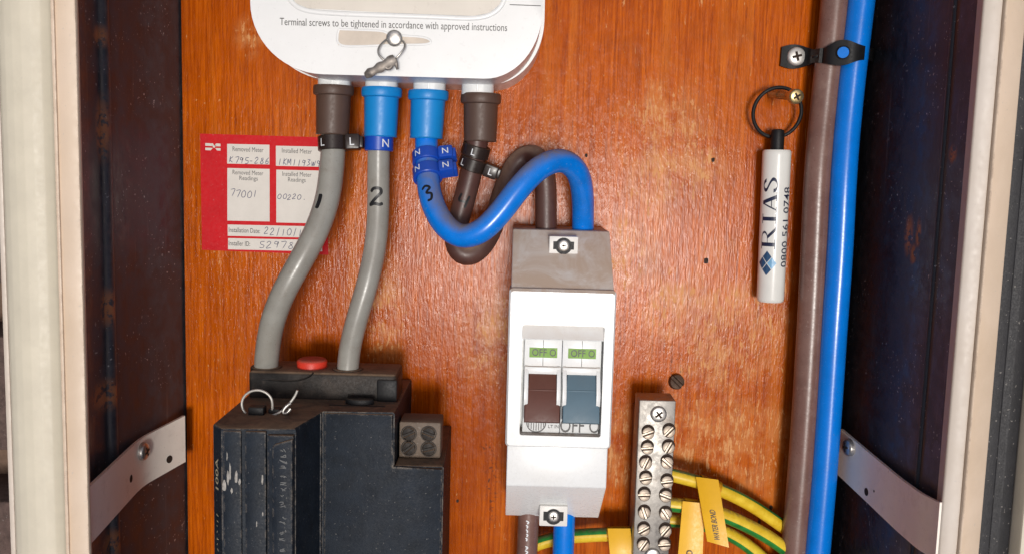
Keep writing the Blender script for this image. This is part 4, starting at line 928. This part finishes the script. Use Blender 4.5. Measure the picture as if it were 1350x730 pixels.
def bw_(px): return 8.6 + 7.2 * (abs(math.cos((px - 1046) / 64 * math.pi)) ** 2)
bm = bmesh.new(); L = []; m_ = mmpx(.015)
for i, q in enumerate(pb.p):
    v = q - CAMP; pxx = CX + FPX * v.dot(CR) / v.dot(FW)
    hw = bw_(pxx) * m_ * (1 if pxx < 1140 else 0.85); up = Vector((0.03, 0, 1)).normalized(); nn = up.cross(pb.t[i]).normalized()
    if nn.y > 0 and abs(nn.y) > 0.2: nn = -nn
    if pxx > 1140 and nn.x < 0: nn = -nn
    L.append([q + up * hw, q - up * hw, q - up * hw - nn * 0.0012, q + up * hw - nn * 0.0012])
vs = loopstrip(bm, L); bm.faces.new(vs[0]); bm.faces.new(vs[-1]); obj('band', bm, M['black'], bc, 40)
f = Frame(Q(1049.5, 75, .0024), (1, 0, 0), (0, 0, 1), (0, -1, 0)); s_ = place('screw', pan_head(0.0040, 0.0018, plastic('pale_zinc', (0.55, 0.53, 0.50), 0.4, 0.1, metal=0.4)), f, bc); place('cross_recess', cross_recess(0.0040, 0.0018), rotz(f, 15), s_)
S = pb.s_near(Q(1112.5, 69.5, .0228)); p, t, n, b = pb.at(S); f = Frame(p + n * 0.0002, t, n.cross(t), n)
bm = bmesh.new(); lathe(bm, f, [(0.0029, -0.0005), (0.0029, 0.0003), (0.0025, 0.0005), (0.0023, 0.0001), (0.0023, -0.001)], 24); obj('eyelet', bm, M['black'], bc, 40)
bm = bmesh.new(); prism(bm, f, circ(0, 0, 0.0023, 20), -0.0006, 0.00012); obj('eyelet_opening', bm, M['blueclean'], bc, 0)
S = pb.s_near(Q(1078, 74.5, .0125)); p, t, n, b = pb.at(S); f = Frame(p + n * 0.0002, t, n.cross(t), n); bm = bmesh.new(); lathe(bm, f, [(0.0028, -0.0005), (0.0028, 0.0003), (0.0024, 0.0005), (0.0022, -0.0003), (0, -0.0003)], 24); obj('eyelet', bm, M['black'], bc, 40)

# ------------------------------------------------------------------ screws on the board and the key fob
bs = thing('wood_screw', Q(892, 504, 0.0), 'rusty slotted screw driven into the board above the earth bar', 'screw')
f = Frame(Q(891.5, 503, 0.0012), (1, 0, 0), (0, 0.25, 1), (0.1, -1, 0.25)); f = Frame(f.o, f.n.cross(f.u).cross(f.n) * 1, f.n.cross(f.u), f.n)
place('head', slot_head(0.0034, 0.0022, M['rust'], 0.2), rotz(f, -42), bs)
hk = thing('hanging_screw', Q(1018, 126, 0.0), 'brass screw sticking out of the board and holding the black ring', 'screw')
p0, p1 = Q(1016, 125, 0.0), Q(1049, 127.5, 0.030); ax = (p1 - p0); f = Frame(p0, (1, 0, 0), (0, 0, 1), ax); f.u = Vector((0, 0, 1)).cross(f.n).normalized(); f.v = f.n.cross(f.u)
bm = bmesh.new(); pr = []; h = ax.length
for k in range(30): pr.append((0.0017 if k % 2 else 0.0013, h * 0.75 * k / 30))
lathe(bm, f, pr + [(0.0015, h * 0.78), (0.0015, h * 0.9), (0.0022, h * 0.95)], 14); obj('shank', bm, M['brass'], hk, 25)
f2 = Frame(p1, f.u, f.v, f.n); hm = pan_head(0.0031, 0.0016, M['brass']); hd = place('head', hm, f2, hk); place('cross_recess', cross_recess(0.0031, 0.0016), rotz(f2, 30), hd)
fob = thing('key_fob', Q(1015, 397, 0.0), 'white tube key fob printed RIAS, hanging from a black ring', 'key fob')
DFB = 0.0095
c_ = Q(1025.5, 148.5, 0.010); bm = bmesh.new(); p = Path([c_ + Vector((math.cos(a_) * 31.2 * mmpx(.01), -0.0025 * math.sin(a_) + 0.001, math.sin(a_) * 31.5 * mmpx(.01))) for a_ in [k * math.pi / 16 for k in range(33)]], 0.0015); tube(bm, p, 0.00082, 10); obj('ring', bm, M['black'], fob, 60)
pt, pb_ = Q(1024.3, 198, DFB), Q(1015.3, 397, DFB); ax = pb_ - pt; h = ax.length; rf_ = 18.2 * mmpx(DFB); rb_ = 17.6 * mmpx(DFB)
f = Frame(pt, (1, 0, 0), (0, -1, 0), ax); f.u = f.v.cross(f.n).normalized(); f.u = -f.u if f.u.x < 0 else f.u; f.v = Vector((0, -1, 0))
bm = bmesh.new(); lathe(bm, f, [(0.0028, 0.0004), (rf_ * 0.92, 0), (rf_ * 0.99, 0.0007), (rf_, 0.002), (rb_, h - 0.0016), (rb_ * 0.97, h - 0.0006), (rb_ * 0.88, h), (0, h + 0.0001)], 40); tubeo = obj('tube', bm, M['fob'], fob, 40)
bm = bmesh.new(); lathe(bm, f, [(0.0027, 0.001), (0.0029, 0.0), (0.0029, -0.0070), (0.0026, -0.0085), (0.0015, -0.0090), (0, -0.0090)], 20); obj('cap', bm, M['black'], fob, 40)
def onfob(al, ang, lift=0.0001):      # al = metres down the tube, ang = degrees right of the front
    a = R(ang); r_ = rf_ + (rb_ - rf_) * al / h + lift
    return f(r_ * math.sin(a), r_ * math.cos(a), al)
def alpix(y): return (y - 198) / 199 * h
A0, A1 = alpix(328), alpix(239)
def riasf(base, top, lo, hi): return lambda x, y, l=0.0: onfob(lo + (hi - lo) * x, base + (top - base) * y, 0.0001 + l)
g_ = riasf(-6, -66, A0, A1)
def poly(bm, pts, l):
    E2 = []
    for (a, b), (c, d) in zip(pts, pts[1:] + pts[:1]):
        for k in range(3): E2.append((a + (c - a) * k / 3, b + (d - b) * k / 3))
    try: bm.faces.new([bm.verts.new(g_(a, b, l)) for a, b in E2])
    except ValueError: pass
def quadstrip(bm, A, B, l, n=6):   # between two lines of equal count
    va = [bm.verts.new(g_(*q, l)) for q in A]; vb_ = [bm.verts.new(g_(*q, l)) for q in B]
    for i in range(len(A) - 1): bm.faces.new((va[i], va[i + 1], vb_[i + 1], vb_[i]))
def bar_(bm, x0, y0, x1, y1, w0, w1, l, n=6):
    A = [(x0 + (x1 - x0) * k / n - w0 / 2, y0 + (y1 - y0) * k / n) for k in range(n + 1)]; B = [(a + w1, b) for a, b in A]; quadstrip(bm, A, B, l)
def hbar(bm, x0, x1, y, hgt, l): quadstrip(bm, [(x0, y), ((x0 + x1) / 2, y), (x1, y)], [(x0, y + hgt), ((x0 + x1) / 2, y + hgt), (x1, y + hgt)], l)
bm = bmesh.new()
bar_(bm, .055, 0, .055, 1, .0, .055, 0); hbar(bm, .015, .16, 0, .05, .00002); hbar(bm, .015, .12, .95, .05, .00002)              # R
ribbon(bm, [(.10, .97), (.2, .97), (.255, .85), (.255, .68), (.2, .55), (.10, .53)], .03, g_, .00003, False); bar_(bm, .25, .74, .235, .70, .0, .03, .00004)
bar_(bm, .275, 0.02, .165, .53, .0, .055, .00005); hbar(bm, .27, .35, 0, .05, .00006)
bar_(bm, .43, 0, .43, 1, .0, .055, 0); hbar(bm, .385, .53, 0, .05, .00002); hbar(bm, .385, .53, .95, .05, .00002)                # I
bar_(bm, .575, 0, .675, 1, .0, .022, 0); bar_(bm, .755, 0, .665, 1, .0, .055, .00002); hbar(bm, .615, .755, .33, .045, .00004); hbar(bm, .54, .64, 0, .05, .00006); hbar(bm, .71, .85, 0, .05, .00006)   # A
ribbon(bm, [(1.02, .78), (.99, .93), (.94, .98), (.885, .9), (.88, .74), (.94, .6), (1.0, .46), (1.035, .3), (1.01, .1), (.95, .02), (.89, .08), (.865, .26)], .05, g_, 0, False)   # S
obj_raw('lettering', bm, M['navy'], tubeo, 0)
bm = bmesh.new(); B0, B1 = alpix(350), alpix(246)
put_text(bm, '0800 561 0748', lambda x, y: onfob(B0 - x, 58 - math.degrees(y / rf_), 0.00012), width=B0 - B1, height=0.0038, bold=0.004, sub=0.0008); obj_raw('telephone_number', bm, M['navy'], tubeo, 0)
for (da, dg, mt_) in ((0, 0, 'logob'), (-0.0028, -21, 'logoa'), (0.0028, -21, 'logoa'), (0, -42, 'logoa')):
    bm = bmesh.new(); ca, cg = alpix(345) + da, -16 + dg
    bm.faces.new([bm.verts.new(onfob(ca + u, cg + v, 0.00012)) for u, v in ((0.0026, 0), (0, 19), (-0.0026, 0), (0, -19))]); obj_raw('logo_diamond', bm, M[mt_], tubeo, 0)
